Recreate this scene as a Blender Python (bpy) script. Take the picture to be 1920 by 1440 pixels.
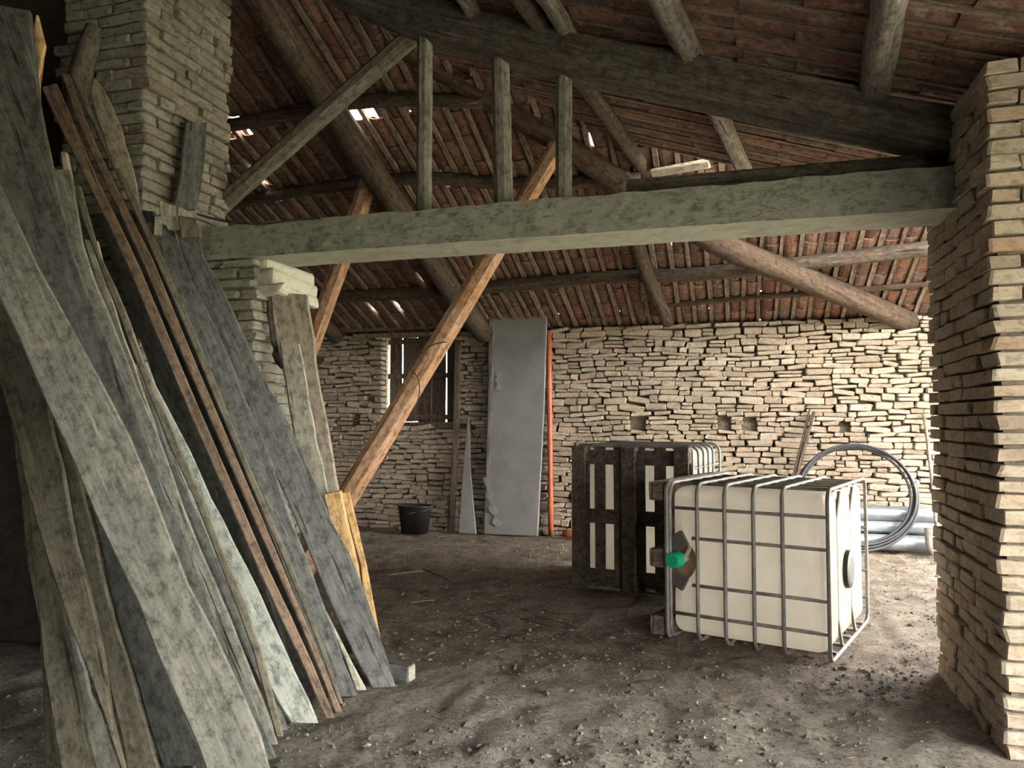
import bpy, bmesh, math, random
import numpy as np
from mathutils import Vector, Matrix, noise

# ------------------------------------------------------------------ camera, sky, exposure
SC = bpy.context.scene
COL = SC.collection
for o in list(bpy.data.objects):
    bpy.data.objects.remove(o)
W, H, FPX = 1920, 1440, 1440.0
CAM_Z, YAW, PITCH = 1.415, math.radians(16.3), math.radians(2.8)
cd = bpy.data.cameras.new('camera')
cam = bpy.data.objects.new('camera', cd)
COL.objects.link(cam)
cam.location = (0, 0, CAM_Z)
cam.rotation_euler = (math.pi / 2 + PITCH, 0, YAW)
cd.sensor_width = 36.0
cd.lens = 36.0 * FPX / W
cd.clip_start = 0.05
SC.camera = cam

world = bpy.data.worlds.new('world')
SC.world = world
world.use_nodes = True
bg = world.node_tree.nodes['Background']
bg.inputs[0].default_value = (1.0, 0.965, 0.895, 1)
bg.inputs[1].default_value = 29.0

sd = bpy.data.lights.new('sun', 'SUN')
sd.energy = 6.0
sd.angle = math.radians(6)
sd.color = (1.0, 0.93, 0.82)
sun = bpy.data.objects.new('sun', sd)
COL.objects.link(sun)
sun.rotation_euler = (math.radians(38), math.radians(20), 0)

SC.view_settings.view_transform = 'Standard'
SC.view_settings.look = 'None'
SC.view_settings.gamma = 1.0
SC.view_settings.use_curve_mapping = False
SC.view_settings.exposure = 0.0
SC.cycles.use_denoising = True
SC.cycles.adaptive_threshold = 0.03
SC.cycles.max_bounces = 8
SC.cycles.diffuse_bounces = 2
SC.cycles.sample_clamp_indirect = 12.0

random.seed(11)
RNG = np.random.default_rng(5)
R = random.uniform

# ------------------------------------------------------------------ pixel -> place helpers
CR = cam.rotation_euler.to_matrix()
CP = Vector((0, 0, CAM_Z))

def ray(px, py):
    return CR @ Vector(((px - W / 2) / FPX, -(py - H / 2) / FPX, -1.0))

def at(px, py, v=None, z=None, u=None):
    d = ray(px, py)
    if v is not None: t = (v - CP.y) / d.y
    elif z is not None: t = (z - CP.z) / d.z
    else: t = (u - CP.x) / d.x
    return CP + d * t

def at_plane(px, py, p, n):
    d = ray(px, py)
    return CP + d * ((Vector(p) - CP).dot(n) / d.dot(n))

def project(p):
    q = CR.transposed() @ (Vector(p) - CP)
    if q.z > -0.05: return None
    return (W / 2 + FPX * q.x / -q.z, H / 2 - FPX * q.y / -q.z, -q.z)

# ------------------------------------------------------------------ object helpers
def link(name, me, mat=None, parent=None, M=None):
    o = bpy.data.objects.new(name, me)
    COL.objects.link(o)
    if me is not None and mat is not None and len(me.materials) == 0:
        me.materials.append(mat)
    if parent is not None:
        o.parent = parent
    if M is not None:
        o.matrix_basis = M
    return o

def tag(o, label=None, cat=None, group=None, kind=None):
    if label: o['label'] = label
    if cat: o['category'] = cat
    if group: o['group'] = group
    if kind: o['kind'] = kind
    return o

def mesh(name, verts, faces, smooth=False):
    me = bpy.data.meshes.new(name)
    me.from_pydata([tuple(v) for v in verts], [], faces)
    if smooth:
        me.polygons.foreach_set('use_smooth', [True] * len(me.polygons))
    me.update()
    return me

def box_data(x0, x1, y0, y1, z0, z1):
    v = [(x0, y0, z0), (x1, y0, z0), (x1, y1, z0), (x0, y1, z0), (x0, y0, z1), (x1, y0, z1), (x1, y1, z1), (x0, y1, z1)]
    f = [(0, 3, 2, 1), (4, 5, 6, 7), (0, 1, 5, 4), (1, 2, 6, 5), (2, 3, 7, 6), (3, 0, 4, 7)]
    return v, f

class MB:
    def __init__(s): s.v, s.f = [], []
    def add(s, v, f):
        k = len(s.v); s.v += [tuple(p) for p in v]; s.f += [tuple(i + k for i in q) for q in f]
    def box(s, *a): s.add(*box_data(*a))
    def mesh(s, name, smooth=False): return mesh(name, s.v, s.f, smooth)

def bevel_box(name, sx, sy, sz, b=0.006, seg=1, jit=0.0, seed=0):
    """box centred at the origin with chamfered, slightly uneven edges"""
    rg = random.Random(seed)
    bm = bmesh.new()
    bmesh.ops.create_cube(bm, size=1.0)
    for v in bm.verts:
        v.co = Vector((v.co.x * sx + rg.uniform(-jit, jit), v.co.y * sy + rg.uniform(-jit, jit), v.co.z * sz + rg.uniform(-jit, jit)))
    bmesh.ops.bevel(bm, geom=bm.edges[:], offset=b, segments=seg, affect='EDGES', profile=0.5)
    me = bpy.data.meshes.new(name)
    bm.to_mesh(me); bm.free()
    return me

def frame_from(zdir, xhint):
    z = Vector(zdir).normalized()
    x = Vector(xhint); x = (x - z * x.dot(z)).normalized()
    y = z.cross(x)
    return Matrix(((x.x, y.x, z.x), (x.y, y.y, z.y), (x.z, y.z, z.z)))

def tube_data(pts, radii, segs=10, square=0.0, wob=0.0, seed=0, ratio=1.0, closed=False, cap=True, flat=None):
    """swept log/pole in the frame of the given points; square > 0 makes a hewn, squarish section"""
    pts = [Vector(p) for p in pts]
    n = len(pts)
    if not hasattr(radii, '__len__'): radii = [radii] * n
    V, F = [], []
    up = Vector((0, 0, 1))
    for i, p in enumerate(pts):
        if closed: t = (pts[(i + 1) % n] - pts[i - 1]).normalized()
        else: t = (pts[min(i + 1, n - 1)] - pts[max(i - 1, 0)]).normalized()
        a = up.cross(t)
        if a.length < 0.05 or flat is not None: a = (flat or Vector((1, 0, 0))) - t * t.dot(flat or Vector((1, 0, 0)))
        a.normalize(); b = t.cross(a)
        for k in range(segs):
            th = 2 * math.pi * (k + 0.5) / segs
            c, s = math.cos(th), math.sin(th)
            r = radii[i]
            if square: r *= (1 - square) + square / max(abs(c), abs(s))
            if wob: r *= 1 + wob * noise.noise(Vector((c * 1.7 + seed * 3.1, s * 1.7, i * 0.55)))
            V.append(p + a * (c * r * ratio) + b * (s * r))
    m = n if closed else n - 1
    for i in range(m):
        for k in range(segs):
            k2 = (k + 1) % segs; j = (i + 1) % n
            F.append((i * segs + k, i * segs + k2, j * segs + k2, j * segs + k))
    if cap and not closed:
        F.append(tuple(reversed(range(segs))))
        F.append(tuple((n - 1) * segs + k for k in range(segs)))
    return V, F

def resample(pts, n):
    pts = [Vector(p) for p in pts]
    L = [0.0]
    for i in range(1, len(pts)): L.append(L[-1] + (pts[i] - pts[i - 1]).length)
    out = []
    for k in range(n):
        s = L[-1] * k / (n - 1)
        i = 1
        while i < len(pts) - 1 and L[i] < s: i += 1
        f = (s - L[i - 1]) / max(1e-9, L[i] - L[i - 1])
        out.append(pts[i - 1].lerp(pts[i], f))
    return out

def smooth_path(pts, n):
    """Catmull-Rom through the points, then even spacing"""
    pts = [Vector(p) for p in pts]
    if len(pts) == 2: return resample(pts, n)
    q = [2 * pts[0] - pts[1]] + pts + [2 * pts[-1] - pts[-2]]
    o = []
    for i in range(1, len(q) - 2):
        for k in range(8):
            t = k / 8
            o.append(0.5 * ((2 * q[i]) + (q[i + 1] - q[i - 1]) * t + (2 * q[i - 1] - 5 * q[i] + 4 * q[i + 1] - q[i + 2]) * t * t + (3 * q[i] - q[i - 1] - 3 * q[i + 1] + q[i + 2]) * t ** 3))
    o.append(pts[-1])
    return resample(o, n)

# ------------------------------------------------------------------ materials
def new_mat(name):
    m = bpy.data.materials.new(name)
    m.use_nodes = True
    nt = m.node_tree
    for n in list(nt.nodes): nt.nodes.remove(n)
    out = nt.nodes.new('ShaderNodeOutputMaterial')
    b = nt.nodes.new('ShaderNodeBsdfPrincipled')
    nt.links.new(b.outputs[0], out.inputs[0])
    return m, nt, b

def nd(nt, t, **kw):
    n = nt.nodes.new(t)
    for k, v in kw.items(): setattr(n, k, v)
    return n

def ramp(nt, fac, stops):
    r = nd(nt, 'ShaderNodeValToRGB')
    el = r.color_ramp.elements
    while len(el) < len(stops): el.new(0.5)
    for e, (p, c) in zip(el, stops):
        e.position = p; e.color = (*c, 1)
    nt.links.new(fac, r.inputs[0])
    return r.outputs[0]

def mix(nt, fac, a, b, mode='MIX'):
    m = nd(nt, 'ShaderNodeMix', data_type='RGBA', blend_type=mode)
    for s, v in ((m.inputs[0], fac), (m.inputs[6], a), (m.inputs[7], b)):
        if hasattr(v, 'is_output'): nt.links.new(v, s)
        elif isinstance(v, tuple): s.default_value = (*v, 1)
        else: s.default_value = v
    return m.outputs[2]

def noise_tex(nt, vec, scale, detail=6, rough=0.6, dist=0.0):
    n = nd(nt, 'ShaderNodeTexNoise')
    n.inputs['Scale'].default_value = scale
    n.inputs['Detail'].default_value = detail
    n.inputs['Roughness'].default_value = rough
    n.inputs['Distortion'].default_value = dist
    nt.links.new(vec, n.inputs['Vector'])
    return n.outputs[0]

def coords(nt, scale=(1, 1, 1), rnd=True, kind='Object'):
    if kind == 'Position':
        v = nd(nt, 'ShaderNodeNewGeometry').outputs['Position']; rnd = False
    else:
        v = nd(nt, 'ShaderNodeTexCoord').outputs[kind]
    if rnd:
        oi = nd(nt, 'ShaderNodeObjectInfo')
        mul = nd(nt, 'ShaderNodeMath', operation='MULTIPLY'); mul.inputs[1].default_value = 37.0
        nt.links.new(oi.outputs['Random'], mul.inputs[0])
        ad = nd(nt, 'ShaderNodeVectorMath', operation='ADD')
        nt.links.new(v, ad.inputs[0]); nt.links.new(mul.outputs[0], ad.inputs[1])
        v = ad.outputs[0]
    mp = nd(nt, 'ShaderNodeMapping')
    mp.inputs['Scale'].default_value = scale
    nt.links.new(v, mp.inputs[0])
    return mp.outputs[0]

def bump(nt, b, h, strength=0.4, dist=0.01):
    n = nd(nt, 'ShaderNodeBump')
    n.inputs['Strength'].default_value = strength
    n.inputs['Distance'].default_value = dist
    nt.links.new(h, n.inputs['Height'])
    nt.links.new(n.outputs[0], b.inputs['Normal'])

def piece_random(nt):
    """a random number for each piece, separate object or island of a joined mesh"""
    oi = nd(nt, 'ShaderNodeObjectInfo'); g = nd(nt, 'ShaderNodeNewGeometry')
    a = nd(nt, 'ShaderNodeMath', operation='ADD'); f = nd(nt, 'ShaderNodeMath', operation='FRACT')
    nt.links.new(oi.outputs['Random'], a.inputs[0]); nt.links.new(g.outputs['Random Per Island'], a.inputs[1])
    nt.links.new(a.outputs[0], f.inputs[0])
    return f.outputs[0]

def wood(name, dark, mid, light, grain=16, blotch=None, bl_amt=0.5, rough=0.85, bstr=0.5, stain=0.0):
    m, nt, b = new_mat(name)
    g1 = noise_tex(nt, coords(nt, (grain * 1.1, grain * 1.1, grain * 0.06)), 1.0, 5, 0.6, 0.8)
    g2 = noise_tex(nt, coords(nt, (grain * 6, grain * 6, grain * 0.22)), 1.0, 6, 0.7, 0.4)
    g = nd(nt, 'ShaderNodeMath', operation='ADD'); g.use_clamp = True
    h1 = nd(nt, 'ShaderNodeMath', operation='MULTIPLY'); h1.inputs[1].default_value = 0.5
    h2 = nd(nt, 'ShaderNodeMath', operation='MULTIPLY'); h2.inputs[1].default_value = 0.5
    nt.links.new(g1, h1.inputs[0]); nt.links.new(g2, h2.inputs[0])
    nt.links.new(h1.outputs[0], g.inputs[0]); nt.links.new(h2.outputs[0], g.inputs[1])
    c = ramp(nt, g.outputs[0], [(0.38, dark), (0.5, mid), (0.62, light)])
    n2 = noise_tex(nt, coords(nt, (1, 1, 0.4)), 7.0, 9, 0.78, 0.6)
    if blotch:
        f = ramp(nt, n2, [(0.44, (0, 0, 0)), (0.60, (bl_amt * 1.2,) * 3)])
        c = mix(nt, f, c, blotch)
    n3 = noise_tex(nt, coords(nt, (1, 1, 0.6)), 24.0, 9, 0.82)
    f3 = ramp(nt, n3, [(0.38, (0.15, 0.15, 0.15)), (0.54, (1, 1, 1))])
    c = mix(nt, 0.75, c, f3, 'MULTIPLY')
    n5 = noise_tex(nt, coords(nt, (26, 26, 3.2)), 1.0, 4, 0.6, 0.3)      # pale scuffs along the grain
    f5 = ramp(nt, n5, [(0.64, (0, 0, 0)), (0.72, (0.55, 0.55, 0.55))])
    c = mix(nt, f5, c, tuple(min(0.9, x * 1.55) for x in light))
    n4 = noise_tex(nt, coords(nt, (30, 30, 1.6)), 1.0, 3, 0.5, 0.2)      # drying cracks
    f4 = ramp(nt, n4, [(0.285, (0.16, 0.14, 0.12)), (0.325, (1, 1, 1))])
    c = mix(nt, 0.8, c, f4, 'MULTIPLY')
    nt.links.new(c, b.inputs['Base Color'])
    b.inputs['Roughness'].default_value = rough
    b.inputs['Specular IOR Level'].default_value = 0.25
    ad = nd(nt, 'ShaderNodeMath', operation='ADD')
    nt.links.new(g.outputs[0], ad.inputs[0]); nt.links.new(n3, ad.inputs[1])
    bump(nt, b, ad.outputs[0], bstr, 0.008)
    return m

def masonry(name, cols, scale=14, bstr=0.7, dirt=(0.09, 0.08, 0.065), dirt_shade_amt=0.55, dist=0.012, pale=None):
    m, nt, b = new_mat(name)
    r = piece_random(nt)
    if len(cols) == 1: cols = cols * 2
    n = len(cols)
    c = ramp(nt, r, [(i / max(1, n - 1), k) for i, k in enumerate(cols)])
    g = noise_tex(nt, coords(nt, (1, 1, 1.8), kind='Position'), scale, 9, 0.72, 0.4)
    f = ramp(nt, g, [(0.36, (dirt_shade_amt * 1.2,) * 3), (0.52, (0, 0, 0))])
    c = mix(nt, f, c, dirt)  # dirt in the hollows, darkened further to stand for crevice shade
    if pale:
        g2 = noise_tex(nt, coords(nt, (1, 1, 1), kind='Position'), scale * 0.55, 6, 0.7)
        f2 = ramp(nt, g2, [(0.52, (0, 0, 0)), (0.66, (0.7, 0.7, 0.7))])
        c = mix(nt, f2, c, pale)
    nt.links.new(c, b.inputs['Base Color'])
    b.inputs['Roughness'].default_value = 0.95
    b.inputs['Specular IOR Level'].default_value = 0.15
    bump(nt, b, g, bstr, dist)
    return m

def plain(name, col, rough=0.5, metal=0.0, col2=None, scale=6.0, bstr=0.0, trans=0.0):
    m, nt, b = new_mat(name)
    if col2:
        g = noise_tex(nt, coords(nt), scale, 6, 0.65)
        c = ramp(nt, g, [(0.35, col2), (0.62, col)])
        nt.links.new(c, b.inputs['Base Color'])
        if bstr: bump(nt, b, g, bstr, 0.006)
    else:
        b.inputs['Base Color'].default_value = (*col, 1)
    b.inputs['Roughness'].default_value = rough
    b.inputs['Metallic'].default_value = metal
    if trans:
        b.inputs['Subsurface Weight'].default_value = trans
        b.inputs['Subsurface Radius'].default_value = (0.05, 0.04, 0.03)
    return m

M_log = wood('log_wood', (0.04, 0.027, 0.019), (0.095, 0.066, 0.045), (0.17, 0.125, 0.088), 18, (0.10, 0.095, 0.085), 0.45, 0.9, 0.8)
M_logdark = wood('dark_timber', (0.05, 0.04, 0.032), (0.11, 0.092, 0.075), (0.20, 0.17, 0.14), 14, (0.15, 0.145, 0.11), 0.4, 0.92, 0.9)
M_loglight = wood('pale_weathered_log', (0.12, 0.095, 0.075), (0.26, 0.22, 0.18), (0.42, 0.38, 0.33), 16, (0.35, 0.34, 0.31), 0.5, 0.9, 1.0)
M_logwarm = wood('warm_beam_wood', (0.234, 0.111, 0.052), (0.520, 0.280, 0.150), (0.702, 0.416, 0.234), 14, (0.546, 0.429, 0.325), 0.4, 0.85, 0.5)
M_hip = wood('tan_hip_log', (0.041, 0.024, 0.016), (0.083, 0.053, 0.035), (0.116, 0.079, 0.055), 12, (0.094, 0.070, 0.054), 0.4, 0.9, 0.6)
M_post = wood('grey_post_wood', (0.13, 0.125, 0.095), (0.25, 0.24, 0.19), (0.36, 0.35, 0.29), 20, (0.21, 0.21, 0.18), 0.5, 0.88, 0.5)
M_strut = wood('grey_brown_strut', (0.11, 0.095, 0.07), (0.21, 0.185, 0.145), (0.30, 0.27, 0.22), 18, (0.17, 0.15, 0.12), 0.5, 0.88, 0.5)
M_lath = wood('lath_wood', (0.13, 0.09, 0.062), (0.27, 0.20, 0.15), (0.42, 0.33, 0.26), 20, (0.16, 0.12, 0.095), 0.5, 0.9, 0.6)
M_pl_light = wood('pale_grey_plank', (0.158, 0.155, 0.130), (0.259, 0.256, 0.216), (0.331, 0.324, 0.274), 12, (0.166, 0.169, 0.148), 0.6, 0.85, 0.35)
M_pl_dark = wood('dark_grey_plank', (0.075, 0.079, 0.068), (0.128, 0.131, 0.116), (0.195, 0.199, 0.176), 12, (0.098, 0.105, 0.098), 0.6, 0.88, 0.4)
M_pl_grey = wood('blue_grey_plank', (0.082, 0.085, 0.078), (0.150, 0.153, 0.143), (0.224, 0.228, 0.211), 18, (0.116, 0.122, 0.119), 0.5, 0.85, 0.5)
M_pl_white = wood('whitish_plank', (0.289, 0.315, 0.272), (0.425, 0.451, 0.391), (0.510, 0.527, 0.451), 12, (0.323, 0.348, 0.315), 0.5, 0.8, 0.25)
M_pl_brown = wood('brown_batten_wood', (0.13, 0.092, 0.065), (0.235, 0.165, 0.115), (0.30, 0.22, 0.16), 16, (0.17, 0.14, 0.105), 0.4, 0.8, 0.25)
M_pl_olive = wood('olive_plank', (0.108, 0.097, 0.065), (0.180, 0.166, 0.119), (0.245, 0.230, 0.173), 12, (0.137, 0.130, 0.101), 0.5, 0.85, 0.35)
M_pl_tan = wood('tan_plank', (0.23, 0.195, 0.145), (0.38, 0.33, 0.255), (0.47, 0.42, 0.33), 10, (0.32, 0.285, 0.22), 0.4, 0.85, 0.3)
M_pl_cream = wood('cream_plank', (0.281, 0.272, 0.212), (0.408, 0.391, 0.315), (0.493, 0.476, 0.391), 10, (0.357, 0.340, 0.272), 0.4, 0.8, 0.25)
M_pl_new = wood('fresh_yellow_wood', (0.50, 0.30, 0.12), (0.68, 0.45, 0.21), (0.78, 0.57, 0.30), 12, None, 0, 0.7, 0.2)
M_bark = wood('bark', (0.05, 0.045, 0.035), (0.12, 0.11, 0.09), (0.25, 0.23, 0.2), 26, None, 0, 0.95, 1.2)
M_pallet = wood('dark_pallet_wood', (0.05, 0.04, 0.03), (0.10, 0.08, 0.062), (0.17, 0.14, 0.11), 16, None, 0, 0.9, 0.4)
M_shutter = wood('shutter_wood', (0.06, 0.045, 0.035), (0.13, 0.10, 0.078), (0.20, 0.16, 0.125), 16, None, 0, 0.9, 0.4)

M_stone = masonry('field_stone', [(0.34, 0.275, 0.21), (0.47, 0.395, 0.31), (0.40, 0.325, 0.25), (0.53, 0.455, 0.36), (0.37, 0.31, 0.255), (0.48, 0.375, 0.29), (0.44, 0.365, 0.285)], 26, 1.0, (0.14, 0.115, 0.09), 0.5, 0.02)
M_brick = masonry('pier_brick', [(0.44, 0.37, 0.28), (0.52, 0.45, 0.35), (0.46, 0.31, 0.22), (0.40, 0.34, 0.27), (0.55, 0.47, 0.36), (0.47, 0.36, 0.27)], 22, 0.9, (0.16, 0.14, 0.11), 0.5, 0.012, (0.58, 0.54, 0.45))
M_brickdark = masonry('grey_brick', [(0.33, 0.325, 0.26), (0.42, 0.41, 0.335), (0.36, 0.315, 0.245), (0.44, 0.425, 0.345), (0.37, 0.30, 0.24)], 18, 1.0, (0.12, 0.12, 0.10), 0.6, 0.02, (0.50, 0.50, 0.43))
M_mortar = masonry('mortar', [(0.24, 0.20, 0.15)], 20, 1.0, (0.07, 0.06, 0.045), 0.7)
M_mortar2 = masonry('grey_mortar', [(0.26, 0.25, 0.20)], 20, 1.0, (0.07, 0.07, 0.055), 0.7)
M_tile = masonry('terracotta', [(0.13, 0.065, 0.048), (0.24, 0.115, 0.08), (0.17, 0.10, 0.078), (0.29, 0.15, 0.105), (0.12, 0.08, 0.068), (0.22, 0.145, 0.115)], 22, 0.5, (0.05, 0.04, 0.035), 0.7, 0.006, (0.30, 0.26, 0.22))
M_conc = masonry('old_concrete', [(0.44, 0.455, 0.37)], 17, 1.0, (0.17, 0.185, 0.14), 0.75, 0.035, (0.54, 0.54, 0.45))
M_pad_under = masonry('pale_pad_underside', [(0.60, 0.60, 0.49), (0.54, 0.54, 0.44)], 9, 0.6, (0.25, 0.25, 0.2), 0.4, 0.01)

M_tank = plain('tank_plastic', (0.66, 0.61, 0.53), 0.45, 0.0, (0.56, 0.51, 0.42), 2.2, 0.0, 0.0)
def tank_mat():
    m, nt, b = new_mat('translucent_tank_plastic')
    g = noise_tex(nt, coords(nt), 2.6, 7, 0.7)
    c = ramp(nt, g, [(0.36, (0.50, 0.45, 0.36)), (0.58, (0.74, 0.71, 0.65))])
    sx = nd(nt, 'ShaderNodeSeparateXYZ')
    nt.links.new(nd(nt, 'ShaderNodeTexCoord').outputs['Object'], sx.inputs[0])
    st = nd(nt, 'ShaderNodeMapRange'); st.inputs[1].default_value = .18; st.inputs[2].default_value = .5
    nt.links.new(sx.outputs[0], st.inputs[0])
    g2 = noise_tex(nt, coords(nt), 7.0, 8, 0.75)
    mm = nd(nt, 'ShaderNodeMath', operation='MULTIPLY'); nt.links.new(st.outputs[0], mm.inputs[0]); nt.links.new(g2, mm.inputs[1])
    c = mix(nt, mm.outputs[0], c, (0.33, 0.29, 0.15))      # algae and dirt settled along one side
    nt.links.new(c, b.inputs['Base Color'])
    b.inputs['Roughness'].default_value = 0.45
    t = nd(nt, 'ShaderNodeBsdfTranslucent')
    t.inputs['Color'].default_value = (0.90, 0.87, 0.81, 1)
    mx = nd(nt, 'ShaderNodeMixShader'); mx.inputs[0].default_value = 0.55
    nt.links.new(b.outputs[0], mx.inputs[1]); nt.links.new(t.outputs[0], mx.inputs[2])
    out = [n for n in nt.nodes if n.type == 'OUTPUT_MATERIAL'][0]
    nt.links.new(mx.outputs[0], out.inputs[0])
    return m
M_tank = tank_mat()
M_galv = plain('galvanised_tube', (0.24, 0.225, 0.205), 0.6, 0.3, (0.14, 0.13, 0.115), 12)
M_zinc = plain('zinc_sheet', (0.30, 0.33, 0.355), 0.42, 0.6, (0.19, 0.21, 0.23), 7)
M_black = plain('black_plastic', (0.018, 0.018, 0.02), 0.45)
M_hose = plain('hose_rubber', (0.028, 0.03, 0.034), 0.5, 0, (0.045, 0.048, 0.052), 9)
M_green = plain('green_cap', (0.0, 0.30, 0.17), 0.45)
M_recess_shade = plain('tan_recess_shade', (0.42, 0.30, 0.19), 0.6, 0, (0.30, 0.20, 0.12), 9)  # tan tone painted for the shading inside the valve recess
M_steel2 = plain('dark_steel_plate', (0.075, 0.065, 0.06), 0.6, 0.3)
M_beige = plain('beige_plastic', (0.55, 0.50, 0.38), 0.5)
M_tan = plain('tan_label', (0.47, 0.30, 0.17), 0.7, 0, (0.38, 0.23, 0.12), 8)
M_orange = plain('orange_pvc', (0.50, 0.13, 0.05), 0.45, 0, (0.36, 0.085, 0.035), 5)
M_foil = plain('grey_wrapped_board', (0.215, 0.21, 0.205), 0.6, 0, (0.165, 0.16, 0.155), 3.5)
M_film = plain('clear_film', (0.30, 0.30, 0.295), 0.25, 0, (0.21, 0.21, 0.205), 14)
M_broom = wood('twig_brown', (0.035, 0.025, 0.018), (0.08, 0.058, 0.042), (0.13, 0.1, 0.075), 20, None, 0, 0.9, 0.4)
M_handle = wood('tool_handle_wood', (0.16, 0.115, 0.08), (0.27, 0.20, 0.15), (0.36, 0.28, 0.21), 20, None, 0, 0.8, 0.3)
M_steel = plain('dull_steel', (0.36, 0.34, 0.31), 0.5, 0.6, (0.24, 0.22, 0.20), 10)
M_wire = plain('iron_wire', (0.05, 0.045, 0.04), 0.7)

def floor_mat():
    m, nt, b = new_mat('packed_earth')
    v = coords(nt, (1, 1, 1), rnd=False)
    big = noise_tex(nt, v, 0.9, 5, 0.6)
    mid = noise_tex(nt, v, 5.0, 8, 0.7, 0.5)
    fine = noise_tex(nt, v, 38.0, 6, 0.75)
    c = ramp(nt, mid, [(0.36, (0.12, 0.097, 0.078)), (0.5, (0.31, 0.265, 0.22)), (0.64, (0.47, 0.42, 0.36))])
    f = ramp(nt, big, [(0.42, (0, 0, 0)), (0.62, (0.6, 0.6, 0.6))])
    c = mix(nt, f, c, (0.40, 0.37, 0.325))
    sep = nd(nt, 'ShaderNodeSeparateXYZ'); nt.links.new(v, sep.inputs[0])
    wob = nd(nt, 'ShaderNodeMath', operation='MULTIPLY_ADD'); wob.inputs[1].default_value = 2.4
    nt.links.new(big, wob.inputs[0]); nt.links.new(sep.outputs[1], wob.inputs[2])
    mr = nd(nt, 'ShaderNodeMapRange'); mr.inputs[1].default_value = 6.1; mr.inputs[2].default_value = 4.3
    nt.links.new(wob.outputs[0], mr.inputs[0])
    front_paled = mix(nt, 0.45, c, (0.62, 0.60, 0.52))           # front floor's light put into its colour, over greyish dust
    earth = mix(nt, 1.0, c, (0.80, 0.72, 0.64), 'MULTIPLY')    # browner soil in the back room, darkened to hold down its light
    c = mix(nt, mr.outputs[0], earth, front_paled)
    f2 = ramp(nt, fine, [(0.38, (0.22, 0.22, 0.22)), (0.54, (1, 1, 1))])
    c = mix(nt, 0.7, c, f2, 'MULTIPLY')
    f3 = ramp(nt, fine, [(0.66, (0, 0, 0)), (0.74, (0.5, 0.5, 0.5))])
    c = mix(nt, f3, c, (0.46, 0.43, 0.38))
    nt.links.new(c, b.inputs['Base Color'])
    b.inputs['Roughness'].default_value = 0.95
    add = nd(nt, 'ShaderNodeMath', operation='ADD')
    nt.links.new(mid, add.inputs[0]); nt.links.new(fine, add.inputs[1])
    bump(nt, b, add.outputs[0], 1.0, 0.045)
    return m
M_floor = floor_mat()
M_clod = masonry('earth_clod', [(0.10, 0.085, 0.07), (0.17, 0.145, 0.12), (0.22, 0.195, 0.165), (0.14, 0.115, 0.09), (0.30, 0.28, 0.25)], 30, 0.5)
M_chip = plain('pale_chips', (0.55, 0.51, 0.44), 0.9, 0, (0.38, 0.34, 0.28), 20)
M_ground = plain('yard_ground', (0.27, 0.25, 0.19), 0.95, 0, (0.17, 0.18, 0.11), 1.0)

# ------------------------------------------------------------------ the layout of the place (metres; x along the stone wall, y towards it)
WALL_Y = 9.5
EAVE_Z = 2.60
TANB = 0.387                                     # pitch of the roof over the stone wall
zb = lambda v: EAVE_Z + 0.12 + TANB * (WALL_Y - v)
NB = Vector((0, TANB, 1)).normalized()
PB = Vector((0, WALL_Y, EAVE_Z + 0.12))
SLR, ZR1 = 0.333, 3.24                           # right-hand slope: height at x = 1, fall per metre
NR = Vector((SLR, 0, 1)).normalized()
PR = Vector((1.0, 0, ZR1))
zr = lambda u: ZR1 + SLR * (1 - u)
BM_Y0, BM_Y1, BM_Z0, BM_Z1 = 4.33, 4.70, 2.50, 2.72
PIER_X, PIER_Y0, PIER_Y1 = 1.09, 3.79, 4.96
FAR_X0, FAR_X1 = -6.6, 2.75
OPEN_X = 2.70                                    # the right side stands open to the yard

LP_X = at(272, 200, v=3.80).x                    # left brick pier, its face towards the opening
PL_X = at(475, 500, v=BM_Y0).x                   # pilaster under the concrete beam
PL_Y1 = at(570, 540, u=PL_X).y

# ------------------------------------------------------------------ floor and yard
def fnoise(x, y):
    return 0.012 * noise.fractal(Vector((x * 1.1, y * 1.1, 0.3)), 1.0, 2.0, 3) + 0.016 * noise.noise(Vector((x * 4.3, y * 4.3, 2.0))) + 0.013 * noise.noise(Vector((x * 9, y * 9, 5.0))) + 0.007 * noise.noise(Vector((x * 19, y * 19, 1.0)))

def make_floor():
    x0, x1, y0, y1, st = -6.8, 4.2, -3.6, 9.7, 0.04
    nx, ny = int((x1 - x0) / st) + 1, int((y1 - y0) / st) + 1
    V = []
    for j in range(ny):
        for i in range(nx):
            x, y = x0 + i * st, y0 + j * st
            V.append((x, y, min(0.026, fnoise(x, y)) - 0.014))
    F = [(j * nx + i, j * nx + i + 1, (j + 1) * nx + i + 1, (j + 1) * nx + i) for j in range(ny - 1) for i in range(nx - 1)]
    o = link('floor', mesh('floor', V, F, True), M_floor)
    tag(o, 'packed earth floor strewn with clods and straw', kind='structure')
    return o
FLOOR = make_floor()
g = MB(); g.box(-60, 60, -60, 60, -0.3, -0.06)
tag(link('ground', g.mesh('ground'), M_ground), 'pale yard ground outside the open sides', kind='structure')

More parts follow.
